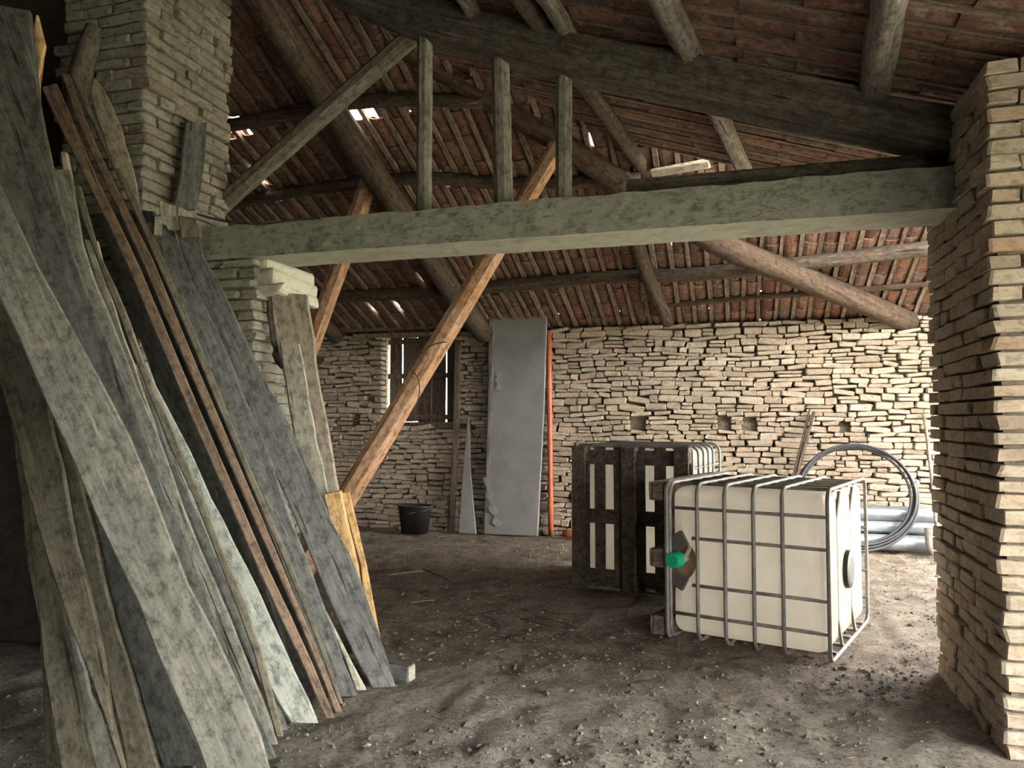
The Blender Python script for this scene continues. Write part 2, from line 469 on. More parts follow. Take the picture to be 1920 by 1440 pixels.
# ------------------------------------------------------------------ masonry pieces
def stone_variant(seed, irr=0.12, n=8):
    """unit piece: outline in x,z within +-0.5, front at y=-0.5, back at y=+0.5"""
    rg = random.Random(seed)
    base = [(-.5, -.36), (-.42, -.5), (.42, -.5), (.5, -.36), (.5, .36), (.42, .5), (-.42, .5), (-.5, .36)]
    pts = [(x * (1 - rg.uniform(0, irr)), z * (1 - rg.uniform(0, irr * 1.3))) for x, z in base]
    V = [(x, .5, z) for x, z in pts] + [(x, -.28, z) for x, z in pts]
    V += [(x * rg.uniform(.86, .96), -.5 + rg.uniform(0, .16), z * rg.uniform(.70, .92)) for x, z in pts]
    F = []
    for r in (0, 8):
        for k in range(8):
            k2 = (k + 1) % 8
            F.append((r + k, r + k2, r + 8 + k2, r + 8 + k))
    F.append(tuple(16 + k for k in range(8)))
    F.append(tuple(reversed(range(8))))
    F = [tuple(reversed(f)) for f in F]
    return V, F
STONE_V = [stone_variant(100 + k, .23) for k in range(10)]

def pieces(parent, name, rest_name, items, variants, mat, limit=290, seen=True):
    """items: (Matrix 4x4, variant, key); the largest in view become objects of their own, the rest one joined part"""
    meshes = []
    for k, (v, f) in enumerate(variants):
        me = mesh('%s_shape_%d' % (name, k), v, f); me.materials.append(mat); meshes.append(me)
    sc = []
    for i, (M, k, size) in enumerate(items):
        c = M.translation
        p = project(c)
        a = 0.0
        if p and -30 < p[0] < W + 30 and -30 < p[1] < H + 30: a = size * (FPX / p[2]) ** 2
        sc.append((a, i))
    sc.sort(reverse=True)
    single = {i for a, i in sc[:limit] if a > 0 or not seen}
    mb = MB()
    for i, (M, k, size) in enumerate(items):
        if i in single:
            o = link(name, meshes[k], None, parent)
            o.matrix_basis = M
        else:
            v, f = variants[k]
            mb.add([M @ Vector(q) for q in v], f)
    if mb.v:
        me = mb.mesh(rest_name); me.materials.append(mat)
        tag(link(rest_name, me, None, parent), kind='stuff')

def TRS(loc, sx, sy, sz, rot=None):
    M = Matrix.Translation(loc)
    if rot is not None: M = M @ rot
    return M @ Matrix.Diagonal((sx, sy, sz, 1))

# ------------------------------------------------------------------ the stone wall at the end, with its window opening
WX0, WX1 = at(716, 700, v=WALL_Y).x, at(852, 700, v=WALL_Y).x
WZ0, WZ1 = at(790, 796, v=WALL_Y).z, EAVE_Z
HOLES = [(at(px, py, v=WALL_Y).x, at(px, py, v=WALL_Y).z, w, h) for px, py, w, h in ((1195, 791, .20, .12), (1358, 792, .15, .13), (1406, 794, .15, .13), (665, 788, .13, .14), (1585, 797, .10, .07))]
def stone_wall():
    mb = MB()
    yb = WALL_Y + 0.13
    for x0, x1, z0, z1 in ((FAR_X0, WX0, -0.1, EAVE_Z + .03), (WX1, FAR_X1, -0.1, EAVE_Z + .03), (WX0, WX1, -0.1, WZ0)):
        mb.box(x0, x1, yb, yb + 0.35, z0, z1)
    root = link('wall_back', mb.mesh('wall_back'), M_mortar)
    tag(root, 'rough stone wall of thin coursed rubble with a shuttered window', kind='structure')
    rg = random.Random(4)
    items = []
    z = -0.02
    row = 0
    while z < EAVE_Z - 0.02:
        h = rg.choice((.046, .055, .062, .07, .078, .09))
        if z + h > EAVE_Z - 0.015: h = EAVE_Z - z
        x = FAR_X0 + 0.9 + rg.uniform(0, .2)
        while x < FAR_X1 - .02:
            w = rg.choice((.10, .14, .17, .2, .23, .27, .32))
            cx, cz = x + w / 2, z + h / 2
            wav = 0.016 * math.sin(cx * 2.1 + row * .13) + 0.010 * math.sin(cx * 5.3 + row * .7)
            if z < 0.05 or z > EAVE_Z - 0.12: wav = 0
            zz = cz + wav
            blocked = (WX0 - 0.01 < cx + w / 2 and cx - w / 2 < WX1 + 0.01 and zz + h / 2 > WZ0 + .005)
            for hx, hz, hw, hh in HOLES:
                if abs(cx - hx) < (hw + w) / 2 - .005 and abs(zz - hz) < (hh + h) / 2 - .012:
                    blocked = True
                    for e0, e1 in ((cx - w / 2, hx - hw / 2), (hx + hw / 2, cx + w / 2)):
                        if e1 - e0 > .03:
                            items.append((TRS(((e0 + e1) / 2, WALL_Y + .07, zz), (e1 - e0) * .99, .15, h), rg.randrange(10), (e1 - e0) * h))
            if not blocked:
                two = h > .07 and rg.random() < .25
                pr = rg.uniform(-.014, .018)
                if two:
                    for dz in (-.25, .25):
                        items.append((TRS((cx, WALL_Y + .07 - rg.uniform(-.012, .016), zz + dz * h), w * .985, .15, h * .5), rg.randrange(10), w * h / 2))
                else:
                    items.append((TRS((cx, WALL_Y + .07 - pr, zz), w * 1.06, .15, h * rg.uniform(1.02, 1.2), Matrix.Rotation(rg.gauss(0, .06), 4, 'Y')), rg.randrange(10), w * h))
            x += w
        z += h; row += 1
    # window jambs, squared blocks
    for s, xe in ((-1, WX0), (1, WX1)):
        z = WZ0
        k = 0
        while z < EAVE_Z - .03:
            h = rg.uniform(.06, .085)
            w = (.12, .2)[k % 2]
            items.append((TRS((xe + s * (w / 2 - .004), WALL_Y + .10, z + h / 2), w, .26, h * .97), rg.randrange(10), w * h))
            z += h; k += 1
    pieces(root, 'stone', 'small_stones', items, STONE_V, M_stone, 295)
    return root
WALL = stone_wall()

def shutter():
    y = WALL_Y + 0.20
    t = link('window_1', None)
    tag(t, 'boarded window with gappy dark shutter boards letting in daylight', kind='structure')
    w = WX1 - WX0
    bd = [(.032, .20), (.217, .43), (.433, .62), (.623, .815), (.833, .995)]
    for a, b in bd:
        me = bevel_box('shutter_board', (b - a) * w, .028, WZ1 - WZ0 - (.075 if .2 < a < .43 else .04), .004, 1, .004, int(a * 100))
        link('shutter_board', me, M_shutter, t, Matrix.Translation((WX0 + (a + b) / 2 * w, y, (WZ0 + WZ1) / 2 + .0)))
    for z in (WZ0 + .10, (WZ0 + WZ1) / 2 + .05, WZ1 - .09):
        me = bevel_box('shutter_rail', w * .97, .03, .07, .004, 1, .003, 3)
        link('shutter_rail', me, M_shutter, t, Matrix.Translation(((WX0 + WX1) / 2, y - .03, z)))
    me = bevel_box('window_sill', w * 1.04, .36, .035, .006, 1, .006, 8)
    link('window_sill', me, M_shutter, t, Matrix.Translation(((WX0 + WX1) / 2, WALL_Y + .20, WZ0 + .015)))
    me = bevel_box('window_lintel', w * 1.5, .14, .06, .006, 1, .01, 9)
    link('window_lintel', me, M_lath, t, Matrix.Translation(((WX0 + WX1) / 2 - .18, WALL_Y + .05, EAVE_Z - .012)))
shutter()

# ------------------------------------------------------------------ brick piers
def brick_variants(n, irr):
    out = []
    for k in range(n):
        me = bevel_box('tmp', 1, 1, 1, .055, 1, irr, 40 + k)
        out.append(([tuple(v.co) for v in me.vertices], [tuple(p.vertices) for p in me.polygons]))
        bpy.data.meshes.remove(me)
    return out
BRICK_V = brick_variants(10, .06)

def brick_pier(name, label, x0, x1, y0, y1, z0, z1, mat, core, side, seed, xvis, h=.0705, limit=295, rough=.010):
    """front courses along y0 and side courses on the face towards the opening (side: +1 at x1, -1 at x0)"""
    rg = random.Random(seed)
    i = .035
    mb = MB(); mb.box(x0 + i, x1 - i, y0 + i, y1 - i, z0, z1)
    root = link(name, mb.mesh(name), core)
    tag(root, label, kind='structure')
    items = []
    z, c = z0, 0
    while z < z1 - .02:
        hh = min(h * rg.uniform(.92, 1.08), z1 - z)
        zc = z + hh / 2
        xs = x0 if side < 0 else x1
        def put(cx, cy, sx, sy):
            items.append((TRS((cx + rg.uniform(-rough, rough), cy + rg.uniform(-rough, rough), zc + rg.uniform(-.003, .003)), sx * .985, sy * .985, hh - rg.uniform(.008, .016), Matrix.Rotation(rg.uniform(-.03, .03), 4, 'Y') @ Matrix.Rotation(rg.uniform(-.03, .03), 4, 'Z')), rg.randrange(10), sx * hh))
        first = (.13, .26)[c % 2]
        # corner brick, then the front row
        d = 0.0
        put(xs - side * first / 2, y0 + .13 / 2 if c % 2 else y0 + .13, first, (.26, .13)[c % 2])
        d = first
        while d < xvis:
            w = min(rg.choice((.13, .25, .26)), max(.09, xvis + .1 - d))
            put(xs - side * (d + w / 2), y0 + .065, w, .13)
            d += w
        # side row
        d = (.26, .13)[c % 2]
        while d < (y1 - y0) - .03:
            w = min(rg.choice((.13, .25, .26)), (y1 - y0) - d)
            if (y1 - y0) - d - w < .06: w = (y1 - y0) - d
            put(xs - side * .065, y0 + d + w / 2, .13, w)
            d += w
        z += hh; c += 1
    pieces(root, 'brick', 'loose_bricks', items, BRICK_V, mat, limit)
    return root

brick_pier('wall_right', 'pale brick pier at the end of the dividing wall, its inner face in shadow', PIER_X - .01, OPEN_X + .1, PIER_Y0, PIER_Y1, -.03, 3.02, M_brick, M_mortar, -1, 21, .55)
brick_pier('wall_left', 'grey brick pier rising behind the leaning planks to the roof', -4.1, LP_X, 3.80, 4.62, -.03, 4.55, M_brickdark, M_mortar2, 1, 22, .60, rough=.016)
brick_pier('wall_left.001', 'low brick pilaster carrying the concrete beam behind the upright board', -4.0, PL_X, BM_Y0 + .02, PL_Y1, -.03, BM_Z0 - .005, M_brickdark, M_mortar2, 1, 23, .75, rough=.016)

# plaster pad between beam and pilaster
mb = MB()
for k in range(3):
    me = bevel_box('pad', .30 + .05 * k, .56, .085, .03, 2, .032, k)
    mb.add([Vector(v.co) + Vector((PL_X - .09 + .02 * k, (BM_Y0 + PL_Y1) / 2 + .04, BM_Z0 - .052 - .075 * k)) for v in me.vertices], [tuple(p.vertices) for p in me.polygons])
tag(link('trim_1', mb.mesh('trim_1'), M_pad_under), 'pale mortar pad between concrete beam and pilaster', kind='structure')

# side and rear walls, mostly unseen, their openings sized to steer the daylight
def slab(name, label, mat, *a):
    m = MB(); m.box(*a)
    return tag(link(name, m.mesh(name), mat), label, kind='structure')
M_darkwall = masonry('darkened_wall', [(0.075, 0.07, 0.06)], 8, .8, (0.03, 0.028, 0.024), .6)  # wall colour kept very dark to swallow bounced light
slab('wall_far_left', 'dark end wall of the back room beyond the pilaster', M_darkwall, FAR_X0 - .3, FAR_X0, -3.9, WALL_Y + .4, -.1, 5.2)
slab('wall_dividing', 'brick wall between left pier and end wall', M_darkwall, FAR_X0, -4.1, 3.95, 4.5, -.1, 4.9)
slab('wall_rear', 'darkened unseen rear wall of the front room', M_darkwall, FAR_X0, 1.8, -3.9, -3.6, -.1, 5.2)
slab('wall_fill_opening', 'wall above an unseen rear opening added for fill light', M_darkwall, 1.8, OPEN_X + .2, -3.9, -3.6, 2.45, 5.2)  # opening added behind the camera to light the surfaces facing it
slab('wall_added_side', 'added unseen side wall limiting light into the front room', M_darkwall, OPEN_X, OPEN_X + .2, -3.6, -.4, -.1, 2.5)  # unseen wall put in to cut light on the planks
slab('wall_side_lintel', 'timber plate along the open right side', M_logdark, OPEN_X, OPEN_X + .2, -3.6, WALL_Y + .3, 2.24, 2.56)  # unseen plate, set low to hold light off floor and roof

# ------------------------------------------------------------------ concrete beam
def concrete_beam():
    n = 90
    x0, x1 = LP_X - .45, PIER_X + .35
    V, F = [], []
    sec = [(BM_Y0, BM_Z0), (BM_Y0, BM_Z0 + .05), (BM_Y0, BM_Z0 + .11), (BM_Y0, BM_Z0 + .17), (BM_Y0, BM_Z1), (BM_Y0 + .12, BM_Z1), (BM_Y0 + .25, BM_Z1), (BM_Y1, BM_Z1), (BM_Y1, BM_Z0), (BM_Y1 - .12, BM_Z0), (BM_Y1 - .25, BM_Z0)]
    m = len(sec)
    for i in range(n):
        x = x0 + (x1 - x0) * i / (n - 1)
        for y, z in sec:
            q = Vector((x * 7, y * 7, z * 9))
            V.append((x, y + .014 * noise.noise(q) + .008 * noise.noise(q * 3.1), z + (.012 * noise.noise(q + Vector((3, 1, 8))) if z > BM_Z0 + .2 else .004 * noise.noise(q * 2))))
    for i in range(n - 1):
        for k in range(m):
            k2 = (k + 1) % m
            F.append((i * m + k, (i + 1) * m + k, (i + 1) * m + k2, i * m + k2))
    F.append(tuple(range(m))); F.append(tuple(reversed([(n - 1) * m + k for k in range(m)])))
    me = mesh('concrete_beam', V, F); me.materials.append(M_conc); me.materials.append(M_pad_under)
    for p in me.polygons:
        if p.normal.z < -.7: p.material_index = 1  # underside faces paler than the sides
    tag(link('concrete_beam', me), 'rough grey-green concrete beam spanning from pilaster to brick pier', kind='structure')
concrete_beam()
#SECTION_ROOF

# ------------------------------------------------------------------ tiled roof slopes
def tile_variant(seed, wlo=.150, whi=.172, L=.42, d=.050, th=.012, n=6):
    """channel tile, x across, y up the slope from 0 to L, hanging below z=0"""
    rg = random.Random(seed)
    V = []
    for y, w in ((0, wlo), (L, whi)):
        w *= rg.uniform(.95, 1.04)
        dd = d * rg.uniform(.9, 1.1)
        for inner in (0, 1):
            for k in range(n + 1):
                a = math.pi * k / n
                ww, dp = (w / 2 - th * inner), (dd - th * inner)
                V.append((-ww * math.cos(a), y, -dp * math.sin(a) ** .8 + (.004 if y == 0 else -.010)))
    m = n + 1
    F = []
    for k in range(n):
        F.append((k, 2 * m + k, 2 * m + k + 1, k + 1))                  # underside
        F.append((m + k, m + k + 1, 3 * m + k + 1, 3 * m + k))          # inside
        F.append((k, k + 1, m + k + 1, m + k)); F.append((2 * m + k, 3 * m + k, 3 * m + k + 1, 2 * m + k + 1))
    F.append((0, m, 3 * m, 2 * m)); F.append((n, 2 * m + n, 3 * m + n, m + n))
    return V, F
TILE_V = [tile_variant(k) for k in range(6)]
PITCH_T, EXPO = .185, .335

def tiled_slope(name, label, O, A, B, ncol, nrow, keep, drop, holes, seed, lath_skip=(), lath_h=(.058, .075)):
    rg = random.Random(seed)
    A = Vector(A).normalized(); B = Vector(B).normalized(); N = A.cross(B).normalized()
    if N.z < 0: N = -N
    Rm = Matrix(((A.x, B.x, N.x), (A.y, B.y, N.y), (A.z, B.z, N.z))).to_4x4()
    O = Vector(O)
    items, cov = [], MB()
    span = {}
    sn = 5
    for j in range(ncol):
        jit = rg.uniform(-.008, .008)
        for r in range(nrow):
            c = O + A * ((j + .5) * PITCH_T) + B * (r * EXPO + .2)
            if not keep(c): continue
            for e in (j, j + 1):
                s = span.setdefault(e, [r, r]); s[0] = min(s[0], r); s[1] = max(s[1], r)
            if any(abs((c - Vector(h[0])).dot(A)) < h[1] and abs((c - Vector(h[0])).dot(B)) < max(h[1], .17) for h in holes): continue
            p = O + A * ((j + .5) * PITCH_T + jit + rg.gauss(0, .006 if c.x > -1.8 else .011)) + B * (r * EXPO + rg.uniform(-.03, .03))
            rot = Rm @ Matrix.Rotation(rg.gauss(0, .018), 4, 'Z') @ Matrix.Rotation(rg.gauss(0, .02), 4, 'Y')
            items.append((Matrix.Translation(p) @ rot, rg.randrange(6), .06))
            if rg.random() > (drop if c.x > -1.8 or c.y < 4.5 else drop + .07):
                q = O + A * (j * PITCH_T + rg.gauss(0, .012)) + B * (r * EXPO + rg.uniform(-.04, .04)) + N * .012
                rr = .088
                V = []
                for y, w in ((-.02, rr), (.40, rr * .86)):
                    for k in range(sn + 1):
                        a = math.pi * k / sn
                        V.append(q + A * (-w * math.cos(a)) + B * y + N * (w * .75 * math.sin(a) - .02 + (.012 if y < 0 else 0)))
                cov.add(V, [(k, k + 1, sn + 2 + k, sn + 1 + k) for k in range(sn)])
    me = cov.mesh(name); me.materials.append(M_tile)
    root = link(name, me); tag(root, label, kind='structure')
    pieces(root, 'roof_tile', 'further_roof_tiles', items, TILE_V, M_tile, 298)
    for e, (r0, r1) in span.items():
        if e in lath_skip: continue
        L = (r1 - r0 + 1) * EXPO + .12
        n = 7
        w, hgt = rg.uniform(.034, .05), rg.uniform(*lath_h)
        V, F = [], []
        for i in range(n):
            y = -.04 + L * i / (n - 1) ; dx = rg.gauss(0, .004); dz = rg.gauss(0, .003)
            for sx, sz in ((-.5, -1), (.5, -1), (.5, 0), (-.5, 0)):
                V.append((sx * w + dx, y, sz * hgt + dz))
        for i in range(n - 1):
            for k in range(4):
                F.append((i * 4 + k, i * 4 + (k + 1) % 4, i * 4 + 4 + (k + 1) % 4, i * 4 + 4 + k))
        F += [(3, 2, 1, 0), tuple((n - 1) * 4 + k for k in range(4))]
        # the lath's own frame runs along z so that the grain follows it
        T = Matrix.Rotation(-math.pi / 2, 4, 'X')
        me = mesh('lath', [T.inverted() @ Vector(v) for v in V], F)
        p = O + A * (e * PITCH_T + rg.gauss(0, .006)) + B * (r0 * EXPO) + N * (-.002)
        link('lath', me, M_lath, root, Matrix.Translation(p) @ Rm @ T)
    return root

cb = math.atan(TANB)
cr = math.atan(SLR)
def keep_back(c):
    lim = zr(c.x) + .02
    if c.x > -.75 and c.y > 6.35: return True
    return c.z < lim
def keep_right(c):
    if c.y > 6.5 and c.x > -.75: return False
    return c.z < zb(c.y) + .05
HOLES_B = [(at_plane(432, 226, PB, NB), .13), (at_plane(668, 212, PB, NB), .12), (at_plane(700, 216, PB, NB), .08), (at_plane(890, 135, PB, NB), .10)]
HOLES_R = [(at_plane(1885, 180, PR, NR), .10), (at_plane(1778, 192, PR, NR), .08), (at_plane(1403, 55, PR, NR), .04), (at_plane(1040, 240, PR, NR), .13), (at_plane(1200, 318, PR, NR), .16), (at_plane(1150, 292, PR, NR), .12)]
tiled_slope('ceiling', 'underside of the clay tile roof sloping down to the stone wall', (FAR_X0 + .4, WALL_Y + .30, zb(WALL_Y + .30)), (1, 0, 0), (0, -math.cos(cb), math.sin(cb)), 52, 19, keep_back, .05, HOLES_B, 31)
tiled_slope('ceiling_right', 'underside of the clay tile roof sloping down to the open side', (4.25, -3.9, zr(4.25)), (0, 1, 0), (-math.cos(cr), 0, math.sin(cr)), 60, 27, keep_right, .04, HOLES_R, 32, lath_h=(.042, .054))  # eave run on out of view to shade the floor inside
# the other side of the front roof, out of sight, closes the ridge
rx = -3.9
mb = MB(); mb.add([(rx, -3.9, zr(rx) + .1), (rx, 4.6, zr(rx) + .1), (-7.2, 4.6, zr(rx) - .3), (-7.2, -3.9, zr(rx) - .3), (rx, -3.9, zr(rx) + .16), (rx, 4.6, zr(rx) + .16), (-7.2, 4.6, zr(rx) - .24), (-7.2, -3.9, zr(rx) - .24)], [(0, 1, 2, 3), (7, 6, 5, 4), (0, 4, 5, 1), (1, 5, 6, 2), (2, 6, 7, 3), (3, 7, 4, 0)])
tag(link('ceiling_left', mb.mesh('ceiling_left'), M_tile), 'dark far side of the front roof above the planks', kind='structure')

# ------------------------------------------------------------------ roof timbers, each a thing of its own
def log(name, label, pts, r0, r1, mat, n=14, segs=10, square=0.0, wob=.18, seed=0, cat='beam', group='roof timbers', ratio=1.0):
    P = smooth_path(pts, n)
    o = P[0]
    axis = P[-1] - P[0]
    M3 = frame_from(axis, (0, 0, 1) if abs(axis.normalized().z) < .9 else (1, 0, 0))
    inv = M3.transposed()
    L = [inv @ (p - o) for p in P]
    rad = [r0 + (r1 - r0) * i / (n - 1) for i in range(n)]
    V, F = tube_data(L, rad, segs, square, wob, seed, ratio, flat=Vector((1, 0, 0)))
    ob = link(name, mesh(name, V, F, not square), mat, None, Matrix.Translation(o) @ M3.to_4x4())
    tag(ob, label, cat, group)
    return ob

def pbk(px, py, off): return at_plane(px, py, PB - Vector((0, 0, off)), NB)
def prt(px, py, off): return at_plane(px, py, PR - Vector((0, 0, off)), NR)

log('rafter', 'long pale-edged log rafter running down to the stone wall beside the window', [pbk(908, 628, .27), pbk(830, 520, .27), pbk(560, 110, .28), pbk(470, -30, .28)], .125, .12, M_log, 16, seed=1)
log('rafter', 'log rafter end resting on the stone wall behind the upright board', [pbk(632, 632, .27), pbk(560, 562, .27), pbk(440, 445, .27)], .11, .11, M_log, 10, seed=2)
log('rafter', 'short crooked log rafter hanging below the concrete beam at mid wall', [pbk(1252, 604, .20), pbk(1222, 535, .22), pbk(1188, 440, .22), pbk(1165, 330, .20)], .075, .085, M_log, 12, seed=3)
HA, HB_ = Vector((1.75, 9.45, 0)), Vector((-3.39, 4.50, 0))
HN = (HB_ - HA).cross(Vector((0, 0, 1))).normalized()
hip = [at_plane(px, py, HA, HN) for px, py in ((1705, 603), (1520, 527), (1345, 455), (1173, 350), (1043, 262), (923, 187), (757, 85), (620, 5))]
log('hip_rafter', 'thick tan hip log descending to the right end of the stone wall', hip, .13, .10, M_hip, 22, seed=4, wob=.12)
log('purlin', 'upper purlin log lit by the hole beside the brick pier', [pbk(405, 240, .10), pbk(540, 215, .12), pbk(620, 197, .12), pbk(740, 186, .12), pbk(905, 192, .12)], .062, .055, M_log, 14, seed=5)
log('purlin', 'crooked purlin log just above the concrete beam', [pbk(420, 388, .10), pbk(541, 361, .11), pbk(664, 345, .11), pbk(800, 333, .11), pbk(929, 343, .11), pbk(1100, 340, .11), pbk(1200, 333, .11)], .055, .065, M_log, 16, seed=6)
log('purlin', 'lower purlin log crossing below the concrete beam', [pbk(590, 558, .11), pbk(829, 545, .11), pbk(1000, 530, .11), pbk(1200, 516, .11), pbk(1300, 514, .11), pbk(1530, 490, .11), pbk(1800, 457, .11)], .085, .075, M_log, 18, seed=7)
log('purlin', 'thin squared batten between lower purlin and wall top', [pbk(1240, 573, .075), pbk(1400, 558, .075), pbk(1640, 540, .075), pbk(1830, 522, .075)], .035, .035, M_hip, 8, 8, .9, .05, seed=8)
for k, (a, b, r0, r1, lab) in enumerate((
        ((1395, 318), (1220, -60), .062, .075, 'pale forked purlin log above the middle of the dark rafter'),
        ((1212, 322), (945, -50), .062, .062, 'bent purlin log passing over the rafter near the third post'),
        ((1078, 92), (1000, -40), .060, .058, 'pale purlin log beside the bent one, ending at the rafter'),
        ((888, 26), (858, -30), .055, .055, 'short purlin log stub at the top edge, upper part of the rafter'),
        ((1632, 215), (1678, -60), .075, .085, 'thick whitewashed purlin log near the brick pier'))):
    A_, B_ = prt(*a, .12), prt(*b, .12)
    mid = A_.lerp(B_, .5) + Vector((R(-.02, .02), 0, 0))
    log('purlin', lab, [A_, mid, B_], r0, r1, M_loglight if k != 1 else M_log, 10, seed=20 + k, wob=.25)
RAFT = [at(px, py, v=4.50) for px, py in ((640, -25), (807, 42), (1060, 108), (1280, 152), (1440, 188), (1640, 229), (1800, 257), (1960, 290))]
log('principal_rafter', 'massive dark hewn rafter resting on the brick pier', RAFT, .125, .125, M_logdark, 22, 12, .65, .10, seed=9)
def post(label, x, y0, y1, wpx, lean=0):
    b = at(x - lean, y1, v=4.50); b.z = BM_Z1 - .004
    t = at(x, y0, v=4.50)
    r = wpx / FPX * 4.75 / 2 * 1.0
    log('post', label, [b, b.lerp(t, .5), t], r, r, M_post, 8, 8, .85, .08, seed=x, cat='post', group='posts on the concrete beam')
post('grey wooden post on the concrete beam, tallest of three', 797, 72, 392, 29, 2)
post('thick cracked grey post, middle of three on the concrete beam', 938, 112, 378, 34, -7)
post('slender grey post on the concrete beam, shortest of three', 1057, 136, 370, 29, 0)
log('strut', 'grey diagonal strut from brick pier up to the rafter', [at(372, 425, v=4.62), at(580, 238, v=4.62), at(772, 68, v=4.62)], .062, .062, M_strut, 10, 8, .75, .08, seed=12, cat='strut', group='diagonal struts')
q0, q1 = at(698, 325, v=6.55), at(560, 715, v=7.2)
q1 = q0 + (q1 - q0) * ((q0.z - .02) / (q0.z - q1.z))       # its foot stands on the floor behind the pilaster
log('strut', 'short squared strut between roof log and pilaster, behind the beam', [q0, q0.lerp(q1, .5), q1], .085, .085, M_logwarm, 10, 8, .85, .06, seed=13, cat='strut', group='diagonal struts')
s0 = at(545, 1108, z=0.02); s1 = hip[4] + Vector((-.02, -.10, -.06))
s1 = at(1045, 275, v=s1.y)
log('strut', 'long orange-brown diagonal beam propping the roof from the floor', [s0, s0.lerp(s1, .35), s0.lerp(s1, .7), s1], .098, .078, M_logwarm, 14, 8, .72, .06, seed=14, cat='strut', group='diagonal struts')
# dark sill timber lying on the concrete beam and broken boards above it
def board3(name, label, p, q, w, th, mat, up=(0, 0, 1), cat='board', group=None, jit=.012, seed=0):
    p, q = Vector(p), Vector(q)
    M3 = frame_from(q - p, up)
    me = bevel_box(name, w, th, (q - p).length, .004, 1, jit, seed)
    return tag(link(name, me, mat, None, Matrix.Translation(p.lerp(q, .5)) @ M3.to_4x4()), label, cat, group)
board3('sill_timber', 'dark timber lying along the top of the concrete beam', (-.62, BM_Y1 - .095, BM_Z1 + .073), (1.08, BM_Y1 - .095, BM_Z1 + .073), .13, .17, M_logdark, (0, 0, 1), 'beam', 'roof timbers', seed=5)
board3('roof_board', 'broken pale board wedged under the tiles above the sill timber', pbk(1405, 312, .12), pbk(1622, 279, .12), .13, .03, M_pl_tan, (0, -.9, .4), seed=1)
board3('roof_board', 'short orange-lit board under the tiles left of the purlin end', pbk(1222, 326, .12), pbk(1330, 306, .12), .10, .03, M_pl_tan, (0, -.9, .4), seed=2)
board3('wall_plate', 'greenish plank capping the stone wall above the window', at(610, 622, v=WALL_Y + .02), at(830, 613, v=WALL_Y + .02), .035, .16, M_pl_olive, (0, 0, 1), 'board', seed=3)

# ------------------------------------------------------------------ leaning planks
def ground_v(px, py): return at(px, py, z=0.0).y
def plank(label, left, right, vb, vt, th, mat, yaw=0.0, floor=True, name='plank', group='planks leaning on the brick pier', wob=.006, n=16, seed=0, cat='plank', ragged=0.0):
    """solid board: its two long edges as seen (top to bottom), lying in a leaning plane from depth vb at the foot to vt at the head"""
    rg = random.Random(seed + 77)
    mid = lambda a, b: ((a[0] + b[0]) / 2, (a[1] + b[1]) / 2)
    Bp, Tp = at(*mid(left[-1], right[-1]), v=vb), at(*mid(left[0], right[0]), v=vt)
    w0 = Vector((math.cos(yaw), math.sin(yaw), 0))
    nrm = (Tp - Bp).cross(w0).normalized()
    if nrm.y > 0: nrm = -nrm
    M3 = frame_from(Tp - Bp, w0)
    inv = M3.transposed()
    back = 1 if (M3 @ Vector((0, 1, 0))).dot(nrm) < 0 else -1
    E = []
    for e in (left, right):
        P = [inv @ (at_plane(x, y, Bp, nrm) - Bp) for x, y in e]
        P.sort(key=lambda p: -p.z)
        if floor:
            last = P[-1]
            L = M3 @ Vector((0, 0, 1))
            zz = (M3 @ last + Bp).z
            P[-1] = last - Vector((0, 0, 1)) * (zz - 0.004) / L.z
            P.sort(key=lambda p: -p.z)
        E.append(P)
    def ex(P, z):
        for a, b in zip(P, P[1:]):
            if a.z >= z >= b.z: return a.x + (b.x - a.x) * (a.z - z) / max(1e-6, a.z - b.z)
        return P[0].x if z > P[0].z else P[-1].x
    V, F = [], []
    c = min(.006, th * .3)
    for i in range(n):
        f = i / (n - 1)
        zl = E[0][0].z + (E[0][-1].z - E[0][0].z) * f
        zr_ = E[1][0].z + (E[1][-1].z - E[1][0].z) * f
        xl, xr = ex(E[0], zl) + rg.uniform(-wob, wob), ex(E[1], zr_) + rg.uniform(-wob, wob)
        if 0 < i < n - 1:
            pass
        d = .004 * math.sin(f * 5 + seed)
        if ragged and i == n - 1: zl += rg.uniform(0, ragged); zr_ += rg.uniform(0, ragged)
        s = 1 if xr > xl else -1
        zc = (zl + zr_) / 2
        sec = [(xl + s * c, 0, zl), (xl, c, zl), (xl, th - c, zl), (xl + s * c, th, zl), (xr - s * c, th, zr_), (xr, th - c, zr_), (xr, c, zr_), (xr - s * c, 0, zr_)]
        V += [(x, (y + d) * back, z) for x, y, z in sec]
    for i in range(n - 1):
        for k in range(8):
            k2 = (k + 1) % 8
            F.append((i * 8 + k, i * 8 + k2, i * 8 + 8 + k2, i * 8 + 8 + k))
    F.append(tuple(range(8))); F.append(tuple((n - 1) * 8 + k for k in reversed(range(8))))
    me = mesh(name, V, F)
    bm = bmesh.new(); bm.from_mesh(me); bmesh.ops.recalc_face_normals(bm, faces=bm.faces[:]); bm.to_mesh(me); bm.free()
    ob = link(name, me, mat, None, Matrix.Translation(Bp) @ M3.to_4x4())
    return tag(ob, label, cat, group)

